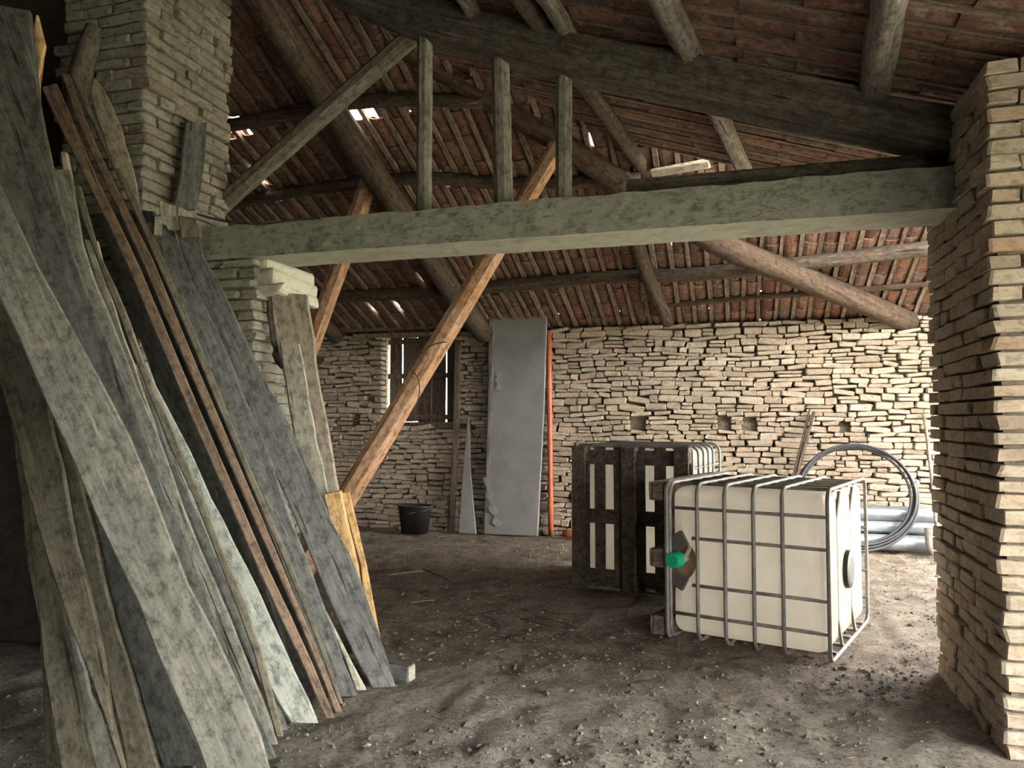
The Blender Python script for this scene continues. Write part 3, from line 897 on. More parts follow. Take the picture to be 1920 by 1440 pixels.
PLANKS = [
 # label, left edge, right edge, foot depth, head depth, thickness, material, kw
 ('widest pale grey plank in front of all the others', [(-130, 270), (-60, 420), (0, 557), (90, 757), (177, 957), (240, 1085), (300, 1235), (352, 1350), (387, 1440), (405, 1490)], [(-70, 190), (0, 347), (70, 500), (167, 680), (213, 763), (267, 870), (303, 967), (333, 1057), (397, 1167), (430, 1253), (477, 1337), (503, 1440), (512, 1480)], 2.56, 2.50, .045, M_pl_light, {}),
 ('dark stained broad board reaching the top corner, behind the widest plank', [(-60, 0), (-50, 200), (0, 420), (60, 560), (140, 750), (230, 930), (330, 1150), (420, 1330), (452, 1400)], [(58, 18), (66, 150), (100, 320), (133, 480), (177, 580), (213, 667), (253, 757), (300, 900), (353, 1020), (415, 1180), (470, 1300), (503, 1376)], 2.86, 2.74, .04, M_pl_dark, {}),
 ('board with fresh orange broken tip poking out at the top corner', [(62, 60), (66, 110), (68, 160), (74, 230), (90, 330), (120, 430)], [(71, 27), (91, 57), (82, 105), (70, 160), (95, 300), (138, 430)], 2.95, 2.86, .03, M_pl_new, dict(floor=False, n=8)),
 ('pale cream plank with a stepped top beside the dark board', [(98, 318), (104, 360), (130, 480), (190, 640), (262, 800), (330, 980), (430, 1200), (498, 1380)], [(133, 318), (136, 360), (160, 480), (222, 640), (290, 800), (356, 980), (452, 1200), (513, 1372)], 3.00, 2.92, .03, M_pl_light, {}),
 ('short olive plank whose square top shows behind the cream plank', [(135, 347), (150, 400), (170, 460), (210, 560), (280, 740), (380, 980), (470, 1200), (512, 1372)], [(152, 350), (172, 420), (186, 470), (225, 560), (296, 740), (396, 980), (484, 1200), (524, 1366)], 3.08, 3.08, .03, M_pl_olive, {}),
 ('narrow pale strip plank with sharp square top, left of the whitish plank', [(158, 450), (176, 520), (205, 640), (238, 740), (276, 840), (312, 940), (352, 1040), (420, 1190), (470, 1300), (500, 1374)], [(184, 452), (202, 540), (232, 625), (268, 725), (300, 830), (335, 940), (374, 1040), (440, 1190), (488, 1300), (514, 1368)], 3.12, 3.16, .028, M_pl_cream, {}),
 ('dark blue-grey plank wedged beside the whitish plank', [(250, 700), (290, 830), (343, 960), (394, 1080), (455, 1210), (512, 1335), (522, 1366)], [(268, 700), (312, 830), (370, 960), (421, 1080), (480, 1210), (530, 1325), (538, 1360)], 3.16, 3.22, .03, M_pl_grey, {}),
 ('whitish plank with splintered lower end', [(258, 684), (268, 713), (300, 790), (363, 960), (417, 1073), (467, 1190), (510, 1297), (548, 1356)], [(274, 680), (300, 733), (350, 833), (413, 967), (493, 1127), (547, 1243), (586, 1322), (590, 1335)], 3.20, 3.30, .03, M_pl_white, dict(ragged=.05)),
 ('brown planed board with a squared top, leaning against the pier', [(77, 163), (110, 233), (158, 330), (230, 477), (292, 625), (362, 790), (437, 960), (500, 1105), (560, 1230), (606, 1338)], [(106, 155), (132, 215), (180, 330), (252, 477), (314, 625), (384, 790), (458, 960), (516, 1095), (575, 1215), (620, 1328)], 3.34, 3.44, .04, M_pl_brown, dict(wob=.001)),
 ('long dark brown batten just behind the brown planed board', [(114, 137), (150, 240), (205, 360), (262, 480), (330, 640), (400, 800), (470, 960), (536, 1110), (590, 1235), (622, 1322)], [(130, 138), (166, 240), (222, 360), (284, 480), (350, 640), (418, 800), (487, 960), (550, 1110), (602, 1235), (633, 1314)], 3.42, 3.50, .045, M_pl_brown, dict(wob=.001)),
 ('narrow brown batten with moss, third in the brown bunch', [(134, 142), (168, 225), (240, 370), (288, 478), (345, 610), (400, 740), (470, 910), (540, 1070), (600, 1220), (630, 1310)], [(147, 146), (182, 225), (254, 370), (300, 470), (360, 610), (414, 740), (484, 910), (552, 1070), (610, 1220), (638, 1306)], 3.52, 3.53, .025, M_pl_olive, dict(wob=.002)),
 ('tan live-edge plank with rounded top against the pier corner', [(170, 172), (174, 200), (198, 270), (240, 370), (268, 425), (290, 480)], [(180, 147), (205, 185), (232, 255), (252, 320), (264, 385), (270, 420)], 3.55, 3.55, .03, M_pl_tan, dict(floor=False, n=12)),
 ('grey weathered plank with knots next to the brown battens', [(273, 417), (300, 480), (333, 570), (367, 653), (423, 780), (460, 880), (490, 960), (527, 1060), (565, 1160), (605, 1255), (622, 1296)], [(318, 413), (346, 480), (378, 560), (408, 623), (458, 740), (498, 830), (542, 960), (572, 1040), (605, 1120), (640, 1220), (660, 1282)], 3.62, 3.60, .03, M_pl_grey, {}),
 ('light sapwood strip at the foot of the knotty grey plank', [(520, 930), (560, 1040), (600, 1130), (640, 1220), (662, 1285)], [(535, 930), (580, 1080), (615, 1150), (655, 1225), (678, 1275)], 3.72, 3.70, .03, M_pl_cream, dict(floor=True, n=8)),
 ('long blue-grey plank with a wavy edge, rightmost of the leaning row', [(330, 432), (350, 500), (395, 610), (443, 740), (500, 857), (547, 960), (590, 1060), (640, 1180), (680, 1262), (692, 1275)], [(371, 425), (383, 480), (427, 560), (480, 680), (533, 780), (580, 873), (613, 960), (645, 1020), (676, 1090), (706, 1180), (726, 1232), (730, 1258)], 3.80, 3.66, .04, M_pl_grey, {}),
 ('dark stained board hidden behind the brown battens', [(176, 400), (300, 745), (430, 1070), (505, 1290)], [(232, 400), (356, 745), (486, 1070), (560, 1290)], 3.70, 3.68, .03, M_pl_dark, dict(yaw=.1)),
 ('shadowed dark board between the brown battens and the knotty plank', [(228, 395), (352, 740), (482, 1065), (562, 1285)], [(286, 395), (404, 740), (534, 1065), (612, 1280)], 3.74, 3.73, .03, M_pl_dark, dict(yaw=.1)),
 ('dark board tilted against the brick pier above the pale offcut', [(346, 229), (338, 300), (322, 390)], [(385, 232), (378, 310), (362, 396)], at(342, 393, u=LP_X + .075).y, at(366, 230, u=LP_X + .06).y, .025, M_pl_dark, dict(floor=False, n=6, yaw=1.571)),
 ('thin mossy edge strip along the right of the wavy plank', [(410, 540), (440, 615), (462, 660), (560, 890), (690, 1212)], [(414, 540), (446, 605), (470, 650), (570, 890), (702, 1212)], 4.05, 3.98, .02, M_pl_olive, dict(n=8)),
 ('upright live-edge slab with bark standing before the pilaster', [(508, 548), (514, 630), (535, 720), (553, 830), (580, 920), (650, 1185)], [(573, 552), (583, 600), (597, 713), (613, 797), (633, 917), (690, 1180)], 4.60, 4.52, .06, M_pl_tan, dict(cat='plank')),
 ('shorter pale board leaning in front of the bark-edged slab', [(525, 640), (535, 720), (550, 810), (570, 900), (640, 1190)], [(560, 644), (575, 720), (590, 810), (612, 905), (672, 1190)], 4.44, 4.40, .03, M_pl_cream, {}),
 ('fresh yellow squared timber standing behind the wavy grey plank', [(607, 927), (620, 985), (640, 1060), (662, 1210)], [(638, 921), (652, 985), (670, 1060), (692, 1205)], 4.30, 4.22, .06, M_pl_new, dict(wob=.001)),
 ('narrow fresh yellow lath beside the yellow timber', [(640, 925), (656, 985), (676, 1060), (690, 1205)], [(655, 923), (667, 975), (687, 1060), (703, 1150)], 4.36, 4.30, .03, M_pl_new, dict(wob=.001)),
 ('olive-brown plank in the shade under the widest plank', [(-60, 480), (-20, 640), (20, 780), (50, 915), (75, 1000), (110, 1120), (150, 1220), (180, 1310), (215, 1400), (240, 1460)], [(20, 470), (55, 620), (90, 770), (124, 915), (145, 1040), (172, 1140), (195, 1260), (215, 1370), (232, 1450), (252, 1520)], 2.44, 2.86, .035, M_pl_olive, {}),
 ('rough-edged olive plank beside it in the shade', [(10, 480), (60, 680), (110, 860), (150, 1040), (178, 1160), (200, 1270), (222, 1370), (240, 1450)], [(40, 480), (88, 680), (138, 860), (182, 1035), (215, 1170), (240, 1250), (270, 1350), (300, 1450)], 2.58, 2.92, .03, M_pl_olive, {}),
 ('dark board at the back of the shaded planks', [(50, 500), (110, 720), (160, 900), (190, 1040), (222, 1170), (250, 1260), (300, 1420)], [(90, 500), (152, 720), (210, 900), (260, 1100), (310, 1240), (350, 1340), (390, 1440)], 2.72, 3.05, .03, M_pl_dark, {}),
 ('upright shaded plank near the frame edge with a bark side', [(-20, 560), (20, 760), (55, 960), (65, 1060), (75, 1180), (84, 1270), (100, 1350), (112, 1430)], [(10, 560), (50, 760), (90, 960), (105, 1080), (122, 1180), (140, 1270), (158, 1370), (175, 1440)], 2.52, 3.00, .04, M_pl_olive, {}),
 ('crooked grey plank foot between the shaded boards', [(120, 1190), (140, 1270), (160, 1360), (175, 1440)], [(140, 1190), (168, 1290), (196, 1370), (222, 1440)], 2.58, 2.70, .03, M_pl_light, dict(n=8)),
 ('narrow rough stake standing deepest in the shade', [(0, 640), (20, 780), (40, 930), (50, 1070), (62, 1130), (76, 1200), (78, 1330), (80, 1425)], [(16, 640), (38, 780), (58, 930), (68, 1070), (72, 1130), (84, 1240), (98, 1330), (108, 1425)], 2.56, 3.08, .03, M_pl_olive, {}),
]
for k, (lab, le, ri, vb, vt, th, mat, kw) in enumerate(PLANKS):
    kw.setdefault('yaw', .55 if k < 19 else .35)
    plank(lab, le, ri, vb, vt, th, mat, seed=k, **kw)
# bark on the live-edge slab
slab_ob = [o for o in bpy.data.objects if o.get('label', '').startswith('upright live-edge')][0]
inv = slab_ob.matrix_basis.inverted()
bp = [at(x, y, v=4.50) for x, y in ((506, 552), (510, 600), (513, 630), (519, 668), (530, 690))]
V, F = tube_data(smooth_path([inv @ p for p in bp], 10), [.018, .02, .03, .022, .02, .026, .024, .03, .026, .012], 8, 0, .5, 3)
link('bark', mesh('bark', V, F), M_bark, slab_ob)

# log stub and offcuts near the pier
A_, B_ = at(148, 150, v=3.66), at(174, 62, v=3.70)
log('log_stub', 'mossy rounded log stub poking up between planks and pier', [A_ + (A_ - B_) * .8, A_, A_.lerp(B_, .6), B_, B_ + (B_ - A_) * .12], .085, .05, M_pl_olive, 12, 10, 0, .25, seed=3, cat='log', group=None)
pv = 3.72
def prism(name, label, outline, v, th, mat, cat, group=None, yaw=0.0):
    n_ = Vector((math.sin(yaw), -math.cos(yaw), 0))
    c = at(*outline[0], v=v)
    P = [at_plane(x, y, c, n_) for x, y in outline]
    n = len(P)
    V = [p - c for p in P] + [p - c - n_ * th for p in P]
    F = [tuple(range(n)), tuple(reversed(range(n, 2 * n)))] + [(k, (k + 1) % n, n + (k + 1) % n, n + k) for k in range(n)]
    me = mesh(name, V, F)
    bm = bmesh.new(); bm.from_mesh(me); bmesh.ops.recalc_face_normals(bm, faces=bm.faces[:]); bmesh.ops.bevel(bm, geom=bm.edges[:], offset=.003, segments=1, affect='EDGES'); bm.to_mesh(me); bm.free()
    return tag(link(name, me, mat, None, Matrix.Translation(c)), label, cat, group)
prism('wood_offcut', 'whitish notched offcut on top of the grey planks', [(299, 375), (360, 397), (362, 408), (331, 404), (334, 430), (314, 430), (311, 422), (303, 420), (302, 440), (288, 440), (290, 405), (300, 405)], 3.56, .04, M_pl_cream, 'wood block', yaw=.6)
prism('wood_offcut', 'small brown block beside the notched offcut', [(332, 405), (366, 411), (374, 428), (376, 445), (340, 445)], 3.57, .04, M_pl_olive, 'wood block', yaw=.5)
prism('wood_offcut', 'little pale block standing between dark board and brown planks', [(113, 284), (124, 284), (130, 318), (118, 318)], 2.98, .04, M_pl_tan, 'wood block', yaw=.5)
# square timber lying on the floor behind the wavy plank
p0, p1 = at(690, 1262, z=.045), at(771, 1262, z=.045)
p0 = p1 + Vector((-.42, .05, 0))
cb_ = board3('timber_block', 'short dark squared timber with a pale sawn end lying on the floor', p0, p1, .085, .075, M_pl_grey, (0, 0, 1), 'wood block', None, .006, 4)
me = bevel_box('sawn_end', .078, .068, .006, .002, 1, 0, 1)
link('sawn_end', me, M_pl_cream, cb_, Matrix.Translation((0, 0, (p1 - p0).length / 2 + .003)))['label'] = 'pale freshly sawn end'

# ------------------------------------------------------------------ tanks in wire cages
def rounded_loop(cx, cy, w, d, r, z, n=5):
    pts = []
    for (sx, sy, a0) in ((1, 1, 0), (-1, 1, 90), (-1, -1, 180), (1, -1, 270)):
        for k in range(n + 1):
            a = math.radians(a0 + 90 * k / n)
            pts.append((cx + sx * (w / 2 - r) + r * math.cos(a), cy + sy * (d / 2 - r) + r * math.sin(a), z))
    return pts

def make_tank(name, label, M, valve=True):
    root = link(name, None); root.matrix_basis = M
    tag(root, label, 'liquid tank', 'caged liquid tanks lying on their sides')
    # bottle: rounded box with a recess for the valve
    bm = bmesh.new()
    bmesh.ops.create_cube(bm, size=1.0)
    for v in bm.verts: v.co = Vector((v.co.x * .945, v.co.y * 1.14, v.co.z * .965 + .635))
    vert = [e for e in bm.edges]
    bmesh.ops.bevel(bm, geom=vert, offset=.07, segments=5, affect='EDGES', profile=.5)
    me = bpy.data.meshes.new('bottle'); bm.to_mesh(me); bm.free()
    if valve:
        tmp = bpy.data.objects.new('tmp_a', me); COL.objects.link(tmp)
        bm = bmesh.new()
        bmesh.ops.create_cone(bm, cap_ends=True, segments=28, radius1=.15, radius2=.15, depth=.26)
        for v in bm.verts:
            x, y, z = v.co
            v.co = Vector((x, z - .56, y * 1.05 + .165))
        bmesh.ops.recalc_face_normals(bm, faces=bm.faces[:])
        cme = bpy.data.meshes.new('tmp_b'); bm.to_mesh(cme); bm.free()
        cut = bpy.data.objects.new('tmp_b', cme); COL.objects.link(cut)
        md = tmp.modifiers.new('b', 'BOOLEAN'); md.operation = 'DIFFERENCE'; md.object = cut; md.solver = 'EXACT'
        bpy.context.view_layer.update()
        ev = tmp.evaluated_get(bpy.context.evaluated_depsgraph_get())
        me2 = bpy.data.meshes.new_from_object(ev)
        bpy.data.objects.remove(tmp); bpy.data.objects.remove(cut)
        me = me2; me.name = 'bottle'
    for p in me.polygons: p.use_smooth = p.area < .02
    me.materials.clear()
    bottle = link('bottle', me, M_tank, root)
    bottle['label'] = 'off-white plastic bottle'
    # moulded flutes of the top with label and cap
    for y in (-.27, .14):
        V, F = tube_data([(-.47, y, 1.135), (-.3, y, 1.112), (.3, y, 1.112), (.47, y, 1.135)], .011, 6, .9)
        link('top_bar', mesh('top_bar', V, F), M_galv, root)
    me = bevel_box('top_plate', .55, .30, .008, .003, 1, 0, 1)
    link('top_plate', me, M_tan, root, Matrix.Translation((-.18 * 1.0, -.06, 1.094)) @ Matrix.Diagonal((.36, .62, 1, 1)))['label'] = 'tan label plate'
    V, F = tube_data([(0.05, 0, 1.085), (0.05, 0, 1.11), (0.05, 0, 1.145), (0.05, 0, 1.15)], [.125, .125, .118, .09], 24)
    lid = link('screw_lid', mesh('screw_lid', V, F), M_black, root); lid['label'] = 'black screw lid'
    # cage
    for i, z in enumerate((.155, .34, .52, .70, .875, 1.135)):
        loop = rounded_loop(0, 0, 1.0, 1.2, .075, z)
        V, F = tube_data(loop, .0125, 6, closed=True, flat=Vector((0, 0, 1)))
        link('cage_tube', mesh('cage_tube', V, F, True), M_galv, root)
    for x in (-.34, -.15, .15, .34):
        for s in (-1, 1):
            z0 = .30 if (valve and s < 0 and abs(x) < .2) else .15
            V, F = tube_data([(x, s * .588, z0), (x, s * .588, .6), (x, s * .588, 1.135)], .0115, 6)
            link('cage_tube', mesh('cage_tube', V, F, True), M_galv, root)
    for y in (-.42, -.21, 0, .21, .42):
        for s in (-1, 1):
            V, F = tube_data([(s * .488, y, .15), (s * .488, y, .6), (s * .488, y, 1.135)], .0115, 6)
            link('cage_tube', mesh('cage_tube', V, F, True), M_galv, root)
    # pallet: runners, cross boards, blocks, deck boards
    for x in (-.44, 0, .44):
        me = bevel_box('pallet_runner', .12, 1.18, .022, .006, 1, .004, int(x * 9))
        link('pallet_runner', me, M_pallet, root, Matrix.Translation((x, 0, .013)))
        for y in (-.53, 0, .53):
            me = bevel_box('pallet_block', .12, .13, .078, .006, 1, .003, int(x * 9 + y * 5))
            link('pallet_block', me, M_pallet, root, Matrix.Translation((x, y, .064)))
    for y in (-.50, 0, .50):
        me = bevel_box('pallet_crossboard', 1.0, .12, .018, .004, 1, .004, int(y * 7))
        link('pallet_crossboard', me, M_pallet, root, Matrix.Translation((0, y, .112)))
    for x in (-.43, -.235, -.06, .12, .29, .44):
        me = bevel_box('pallet_deck_board', .11 if abs(x) > .3 else .095, 1.18, .018, .004, 1, .003, int(x * 70))
        link('pallet_deck_board', me, M_pallet, root, Matrix.Translation((x, 0, .130)))
    V, F = tube_data(rounded_loop(0, 0, 1.0, 1.2, .05, .135), .016, 6, .8, closed=True, flat=Vector((0, 0, 1)))
    link('base_rim', mesh('base_rim', V, F), M_galv, root)
    if valve:
        V, F = tube_data([(0, -.42, .20), (0, -.50, .20), (0, -.56, .20)], .032, 14, flat=Vector((1, 0, 0)))
        val = link('valve', mesh('valve', V, F, True), M_beige, root)
        V, F = tube_data([(0, -.55, .20), (0, -.555, .20), (0, -.60, .18), (0, -.63, .175)], [.035, .05, .05, .046], 16, flat=Vector((1, 0, 0)))
        link('valve_cap', mesh('valve_cap', V, F), M_green, val)['label'] = 'green screw cap'
        V, F = tube_data([(-.02, -.50, .225), (-.07, -.51, .25), (-.10, -.52, .26)], [.016, .014, .016], 8)
        link('valve_lever', mesh('valve_lever', V, F), M_beige, val)
        V, F = tube_data([(0, -.445, .175), (0, -.438, .175)], .148, 24, flat=Vector((1, 0, 0)))  # added disc, coloured for the shade at the back of the recess
        link('recess_shade_disc', mesh('recess_shade_disc', V, F), M_recess_shade, root)['label'] = 'tan disc for the shade in the valve recess'
        for sx in (-1, 1):
            me = bevel_box('corner_plate', .10, .02, .12, .006, 1, .004, 7 + sx)
            link('corner_plate', me, M_steel2, root, Matrix.Translation((sx * .125, -.592, .205)) @ Matrix.Rotation(sx * .5, 4, 'Y'))['label'] = 'dark steel plate'
    return root

def basis(o, X, Y, Z):
    return Matrix(((X[0], Y[0], Z[0], o[0]), (X[1], Y[1], Z[1], o[1]), (X[2], Y[2], Z[2], o[2]), (0, 0, 0, 1)))
f0, f1 = Vector((-.512, 5.182, 0)), Vector((.508, 4.851, 0))
Rd = (f1 - f0).normalized(); Dd = Vector((-Rd.y, Rd.x, 0))
o1 = f1 - Rd * 1.145 + Dd * .61 + Vector((0, 0, .512))
make_tank('caged_tank', 'off-white caged liquid tank lying on its side, green valve facing forward', basis(o1, Vector((0, 0, -1)), Dd, Rd))
t2 = math.radians(11); X2 = Vector((math.cos(t2), -math.sin(t2), 0)); Z2 = Vector((math.sin(t2), math.cos(t2), 0))
o2 = Vector((-1.366, 6.437, .612)) + X2 * .51
make_tank('caged_tank', 'second caged tank, dark wooden pallet base turned towards the viewer', basis(o2, -X2, Vector((0, 0, 1)), Z2), valve=False)

# ------------------------------------------------------------------ things along the stone wall
Y0 = WALL_Y - .03
# wrapped insulation sheet
sx0, sx1 = at(918, 700, v=Y0 - .1).x, at(1022, 700, v=Y0 - .1).x
plank('tall grey wrapped insulation sheet leaning on the stone wall', [(917, 585), (914, 760), (910, 900), (908, 985)], [(1025, 582), (1020, 760), (1008, 985)], 9.28, 9.34, .05, M_foil, floor=True, name='insulation_sheet', group=None, cat='panel', wob=.002, n=14, seed=5)
sheet = bpy.data.objects['insulation_sheet']
def on_sheet(px, py, off=.006):
    n = (sheet.matrix_basis.to_3x3() @ Vector((0, 1, 0)))
    if n.y > 0: n = -n
    return at_plane(px, py, sheet.matrix_basis.translation, n) + n * off
inv = sheet.matrix_basis.inverted()
def film(pts, w):
    V = []; F = []
    P = smooth_path([on_sheet(x, y, .010) for x, y in pts], 14)
    for i, p in enumerate(P):
        for s in (-1, -.3, .3, 1):
            q = p + Vector((s * w * (.6 + .4 * math.sin(i * 1.7)), -.012 * abs(math.sin(i * 2.1 + s * 2)), 0))
            V.append(inv @ q)
    m = len(P)
    for i in range(m - 1):
        for k in range(3): F.append((i * 4 + k, i * 4 + k + 1, i * 4 + 5 + k, i * 4 + 4 + k))
    link('torn_film', mesh('torn_film', V, F, True), M_film, sheet)['label'] = 'torn crinkled clear film'
film([(926, 595), (924, 680), (921, 780), (918, 850), (916, 900)], .028)
film([(914, 895), (920, 930), (928, 965), (936, 988)], .07)
film([(932, 588), (926, 600), (921, 612)], .06)
film([(922, 690), (934, 700), (936, 730)], .05)
# orange pipe
a, b = at(1029, 622, v=WALL_Y - .07), at(1033, 1003, z=.0)
log('drain_pipe', 'long orange plastic pipe standing against the stone wall', [b, b.lerp(a, .5), a], .034, .034, M_orange, 6, 14, 0, 0, cat='pipe', group=None)
a = at(1063, 968, v=9.2); a.z = .055
log('drain_pipe', 'orange pipe end lying by the wall behind the pallet', [a + Vector((-.05, 0, 0)), a + Vector((.35, .03, 0))], .05, .05, M_orange, 4, 14, 0, 0, cat='pipe', group=None)
# boards by the window
plank('thin brown board standing on edge right of the window', [(852, 640), (850, 760), (842, 985)], [(864, 640), (862, 760), (852, 988)], 9.33, WALL_Y - .08, .02, M_shutter, group='boards beside the window', wob=.002, seed=31)
plank('narrow pointed pale board left of the insulation sheet', [(876, 785), (868, 880), (860, 990)], [(880, 785), (882, 880), (893, 988)], 9.26, WALL_Y - .08, .02, M_foil, group='boards beside the window', wob=.001, seed=32)
plank('short dark board against the wall left of the thin board', [(842, 930), (838, 984)], [(850, 930), (848, 985)], 9.36, WALL_Y - .08, .02, M_shutter, group='boards beside the window', wob=.001, seed=33)
# black bucket
def bucket():
    c = at(778, 985, z=0); c.y = 9.15
    c = at(778, 985, v=9.10); c.z = .004
    root = link('mason_bucket', None); root.location = c
    tag(root, 'black builder tub on the floor under the window', 'bucket')
    V, F = [], []
    n = 20
    prof = [(.0, .012), (.15, .012), (.16, .0), (.20, .33), (.215, .345), (.205, .35), (.19, .335), (.15, .02)]
    for r, z in prof:
        for k in range(n):
            t = 2 * math.pi * k / n
            ct, st = math.cos(t), math.sin(t)
            q = 1 / max(abs(ct), abs(st)) * .35 + .65
            V.append((r * ct * q * 1.05, r * st * q * .8, z))
    for i in range(len(prof) - 1):
        for k in range(n):
            F.append((i * n + k, i * n + (k + 1) % n, (i + 1) * n + (k + 1) % n, (i + 1) * n + k))
    link('tub', mesh('tub', V, F, True), M_black, root)
    V, F = tube_data([(-.23, 0, .33), (-.20, -.1, .30), (0, -.17, .26), (.20, -.1, .30), (.23, 0, .33)], .006, 6)
    link('bail', mesh('bail', V, F), M_wire, root)
bucket()
# coil of black hose leaning on the wall
def coil():
    c = at(1607, 937, v=9.15)
    top = at(1600, 846, v=WALL_Y - .05)
    rad = (at(1722, 940, v=9.2) - at(1490, 940, v=9.2)).length / 2
    root = link('hose_coil', None); root.location = (c.x, 9.12, 0.0)
    tag(root, 'coil of black hose leaning on the stone wall behind the tank', 'hose')
    lean = math.asin(min(.9, .30 / (2 * rad)))
    rg = random.Random(9)
    for k in range(6):
        rr = rad * (1 - .018 * k) + rg.uniform(-.012, .012)
        dx, dz, tl = rg.uniform(-.03, .03), rg.uniform(-.02, .02), rg.uniform(-.03, .03)
        pts = []
        for i in range(48):
            t = 2 * math.pi * i / 48
            x = rr * math.cos(t) * (1.0 + .01 * math.sin(3 * t + k)) + dx
            h = rr * (1 + math.sin(t)) * .93 + .02 + .018 * k + dz * .5
            pts.append((x, h * math.sin(lean + tl) * .55 + .018 * (k % 3), max(.016, h * math.cos(lean + tl))))
        V, F = tube_data(pts, .0145, 8, closed=True, flat=Vector((0, 1, 0)))
        link('hose_loop', mesh('hose_loop', V, F, True), M_hose, root)
    for t in (.3, 2.2):
        x, h = rad * math.cos(t) * .96, rad * .93 * (1 + math.sin(t)) * .985
        V, F = tube_data([(x * 1.06, h * .17 - .03, h * 1.0 + .03), (x, h * .17 - .045, h), (x * .94, h * .17 - .03, h * .97 - .03)], .005, 5)
        link('tie_wire', mesh('tie_wire', V, F), M_wire, root)
coil()
# galvanised ducts lying along the wall
for k, (z, y, lab) in enumerate(((.40, 9.37, 'upper shiny zinc gutter pipe lying along the stone wall'), (.10, 9.25, 'lower shiny zinc gutter pipe on the floor along the stone wall'), (.255, 9.37, 'middle flat zinc duct between the two bright pipes'))):
    x0 = at(1560, 960, v=y).x; x1 = 2.5
    P = [(x0 + (x1 - x0) * i / 7, y, z) for i in range(8)]
    log('zinc_pipe', lab, P, .085 if k < 2 else .07, .085 if k < 2 else .07, M_zinc, 8, 16, 0 if k < 2 else .5, .02, cat='pipe', group='zinc pipes by the wall', seed=k)
# broom bundle and shovel
bt, bb = at(1522, 772, v=WALL_Y - .05), at(1478, 925, v=9.1)
bb2 = bb + (bb - bt) * .55; bb2.z = .01
root = link('twig_broom', None); root.location = bb2
tag(root, 'bundle of thin brown sticks leaning on the stone wall behind the tank', 'sticks')
rg = random.Random(3)
for k in range(6):
    o_ = Vector((rg.uniform(-.035, .035), rg.uniform(-.02, 0), 0))
    t_ = bt - bb2 + o_ * 1.3 + Vector((0, 0, rg.uniform(-.08, .03)))
    V, F = tube_data([o_ * .6, o_ * .6 + (t_ - o_) * .5 + Vector((rg.uniform(-.01, .01), 0, 0)), t_], [.012, .011, .009], 6)
    link('stick', mesh('stick', V, F), M_broom, root)
def shovel():
    t, e = at(1732, 776, v=WALL_Y - .04), at(1757, 1000, v=9.05)
    root = link('shovel', None); root.location = (e.x, e.y, 0)
    tag(root, 'wooden-handled shovel leaning on the stone wall beside the brick pier', 'shovel')
    L = root.location
    m = at(1742, 850, v=WALL_Y - .12)
    V, F = tube_data([p - L for p in smooth_path([t, m, at(1750, 930, v=9.2), e], 10)], [.018] * 5 + [.017] * 5, 8)
    link('handle', mesh('handle', V, F, True), M_handle, root)
    V, F = [], []
    nx, nz = 7, 6
    for j in range(nz):
        for i in range(nx):
            s = (i / (nx - 1) - .5) * 2; q = j / (nz - 1)
            wd = .125 * (1 if q < .55 else math.cos((q - .55) / .45 * 1.1))
            V.append((s * wd, -.02 - .03 * (1 - s * s) * (1 - q * .5) - .05 * q, .30 - .29 * q))
    for j in range(nz - 1):
        for i in range(nx - 1): F.append((j * nx + i, j * nx + i + 1, (j + 1) * nx + i + 1, (j + 1) * nx + i))
    me = mesh('blade', V, F, True)
    bm = bmesh.new(); bm.from_mesh(me); bmesh.ops.solidify(bm, geom=bm.faces[:], thickness=.004); bm.to_mesh(me); bm.free()
    link('blade', me, M_steel, root)
    V, F = tube_data([(0, -.02, .26), (0, -.01, .36)], [.022, .02], 8)
    link('socket', mesh('socket', V, F, True), M_steel, root)
shovel()

# ------------------------------------------------------------------ small things on the floor
def stick(label, a, b, r, mat, cat='stick', name='stick'):
    a, b = at(*a, z=r + .016), at(*b, z=r + .016)
    log(name, label, [a, a.lerp(b, .5) + Vector((0, R(-.01, .01), .002)), b], r, r * .8, mat, 6, 6, 0, .1, cat=cat, group='sticks on the floor')
stick('thin black rod on the earth floor, nearer of two', (975, 1160), (1058, 1181), .007, M_wire, name='iron_rod', cat='rod')
stick('thin black rod on the earth floor, farther of two', (1002, 1154), (1086, 1176), .007, M_wire, name='iron_rod', cat='rod')
stick('pale twig on the dark floor behind the yellow timber', (728, 1078), (800, 1069), .007, M_handle)
stick('crooked dark twig touching the pale one', (795, 1068), (848, 1090), .008, M_broom)
stick('short faint twig in mid floor', (770, 1130), (815, 1125), .006, M_handle)

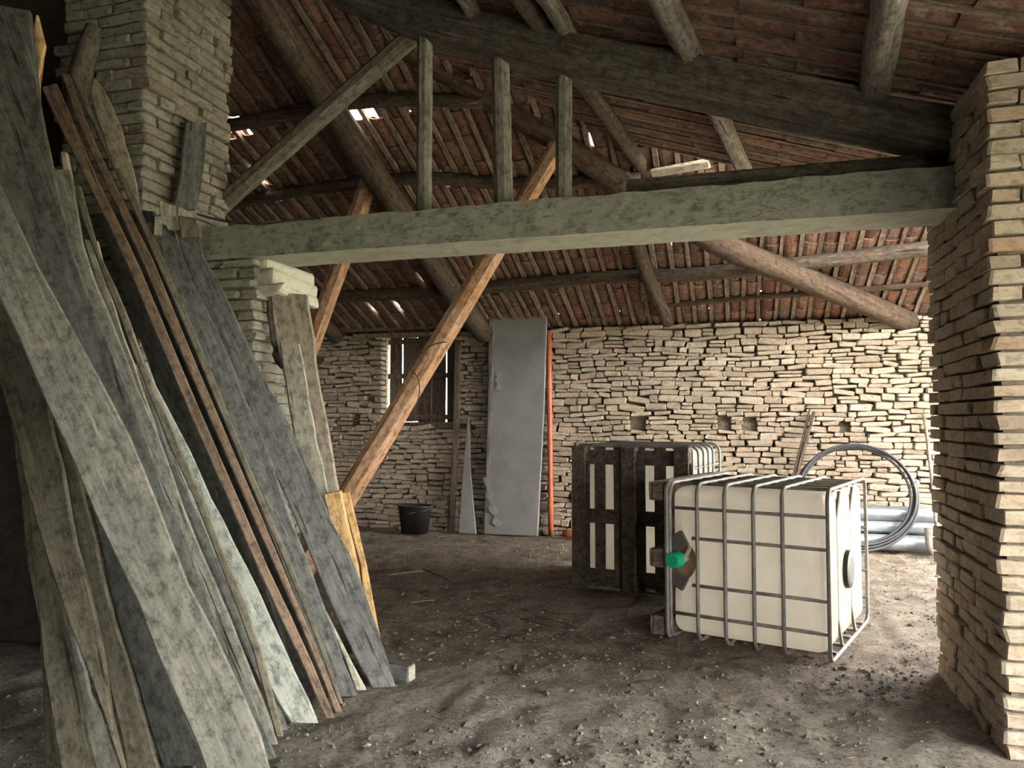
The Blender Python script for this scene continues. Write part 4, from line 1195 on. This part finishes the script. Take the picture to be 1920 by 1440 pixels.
def debris():
    rg = random.Random(6)
    mb, ch = MB(), MB()
    base = [(1, 0, 0), (-1, 0, 0), (0, 1, 0), (0, -1, 0), (0, 0, 1), (0, 0, -.6)]
    tri = [(0, 2, 4), (2, 1, 4), (1, 3, 4), (3, 0, 4), (2, 0, 5), (1, 2, 5), (3, 1, 5), (0, 3, 5)]
    n = 0
    while n < 15000:
        x, y = rg.uniform(-4.5, 2.6), rg.uniform(1.6, 9.2)
        if rg.random() > (1.0 if y < 5.5 else .4): continue
        if (x > 1.0 and 3.7 < y < 5.05) or (x < -2.9 and 3.7 < y < 5.0): continue
        if noise.noise(Vector((x * .9, y * .9, 7))) < rg.uniform(-.5, .35): continue
        n += 1
        s = min(.022, rg.lognormvariate(-5.1, .55))
        k = mb if rg.random() > .045 else ch
        if k is ch: s *= .9
        a = rg.uniform(0, 6.3); el = rg.uniform(.7, 1.9)
        fl = .65 if k is mb else .4
        V = []
        for bx, by, bz in base:
            px, py, pz = bx * s * el * rg.uniform(.7, 1.2), by * s * rg.uniform(.7, 1.2), bz * s * fl * rg.uniform(.7, 1.2)
            V.append((x + px * math.cos(a) - py * math.sin(a), y + px * math.sin(a) + py * math.cos(a), min(.026, fnoise(x, y)) - .014 + s * fl * .35 + pz))
        k.add(V, tri)
    tag(link('rubble', mb.mesh('rubble'), M_clod), 'brown earth clods scattered over the floor', 'earth clods', kind='stuff')
    tag(link('debris', ch.mesh('debris'), M_chip), 'pale chips of stone and plaster scattered over the floor', 'chips', kind='stuff')
    st = MB()
    for _ in range(260):
        x, y = rg.uniform(-2.5, 2.6), rg.uniform(2.0, 9.0)
        if x > 1.0 and 3.6 < y < 5.1: continue
        L, a = rg.uniform(.03, .12), rg.uniform(0, 6.3)
        w = .0018
        z = min(.026, fnoise(x, y)) - .014 + .006
        dx, dy = math.cos(a) * L / 2, math.sin(a) * L / 2
        nx_, ny_ = -math.sin(a) * w, math.cos(a) * w
        st.add([(x - dx + nx_, y - dy + ny_, z), (x - dx - nx_, y - dy - ny_, z), (x + dx - nx_, y + dy - ny_, z + .006), (x + dx + nx_, y + dy + ny_, z + .006), (x - dx, y - dy, z - .003), (x + dx, y + dy, z + .002)], [(0, 1, 2, 3), (1, 4, 5, 2), (4, 0, 3, 5)])
    tag(link('straw', st.mesh('straw'), M_handle), 'loose straw bits on the earth floor', 'straw', kind='stuff')
debris()

# ------------------------------------------------------------------ wire and cable
def on_strut(px, py, lift=.11):
    best = min((abs(project(s0.lerp(s1, t / 60))[1] - py), t / 60) for t in range(61))[1]
    return at(px, py, v=s0.lerp(s1, best).y - lift)
V, F = tube_data(smooth_path([on_strut(*p) for p in ((838, 641), (815, 645), (795, 658), (770, 690), (782, 705), (787, 730), (783, 752), (776, 764))], 26), .005, 5)
tag(link('wire', mesh('wire', V, F), M_wire), 'loop of thin wire hanging on the orange-brown diagonal beam', 'wire')
V, F = tube_data(smooth_path([at(x, y, v=4.28) for x, y in ((352, 396), (392, 408), (430, 416), (487, 420), (540, 414), (600, 409))], 20), .007, 6)
tag(link('cable', mesh('cable', V, F), M_wire), 'black cable sagging along the left end of the concrete beam', 'cable')
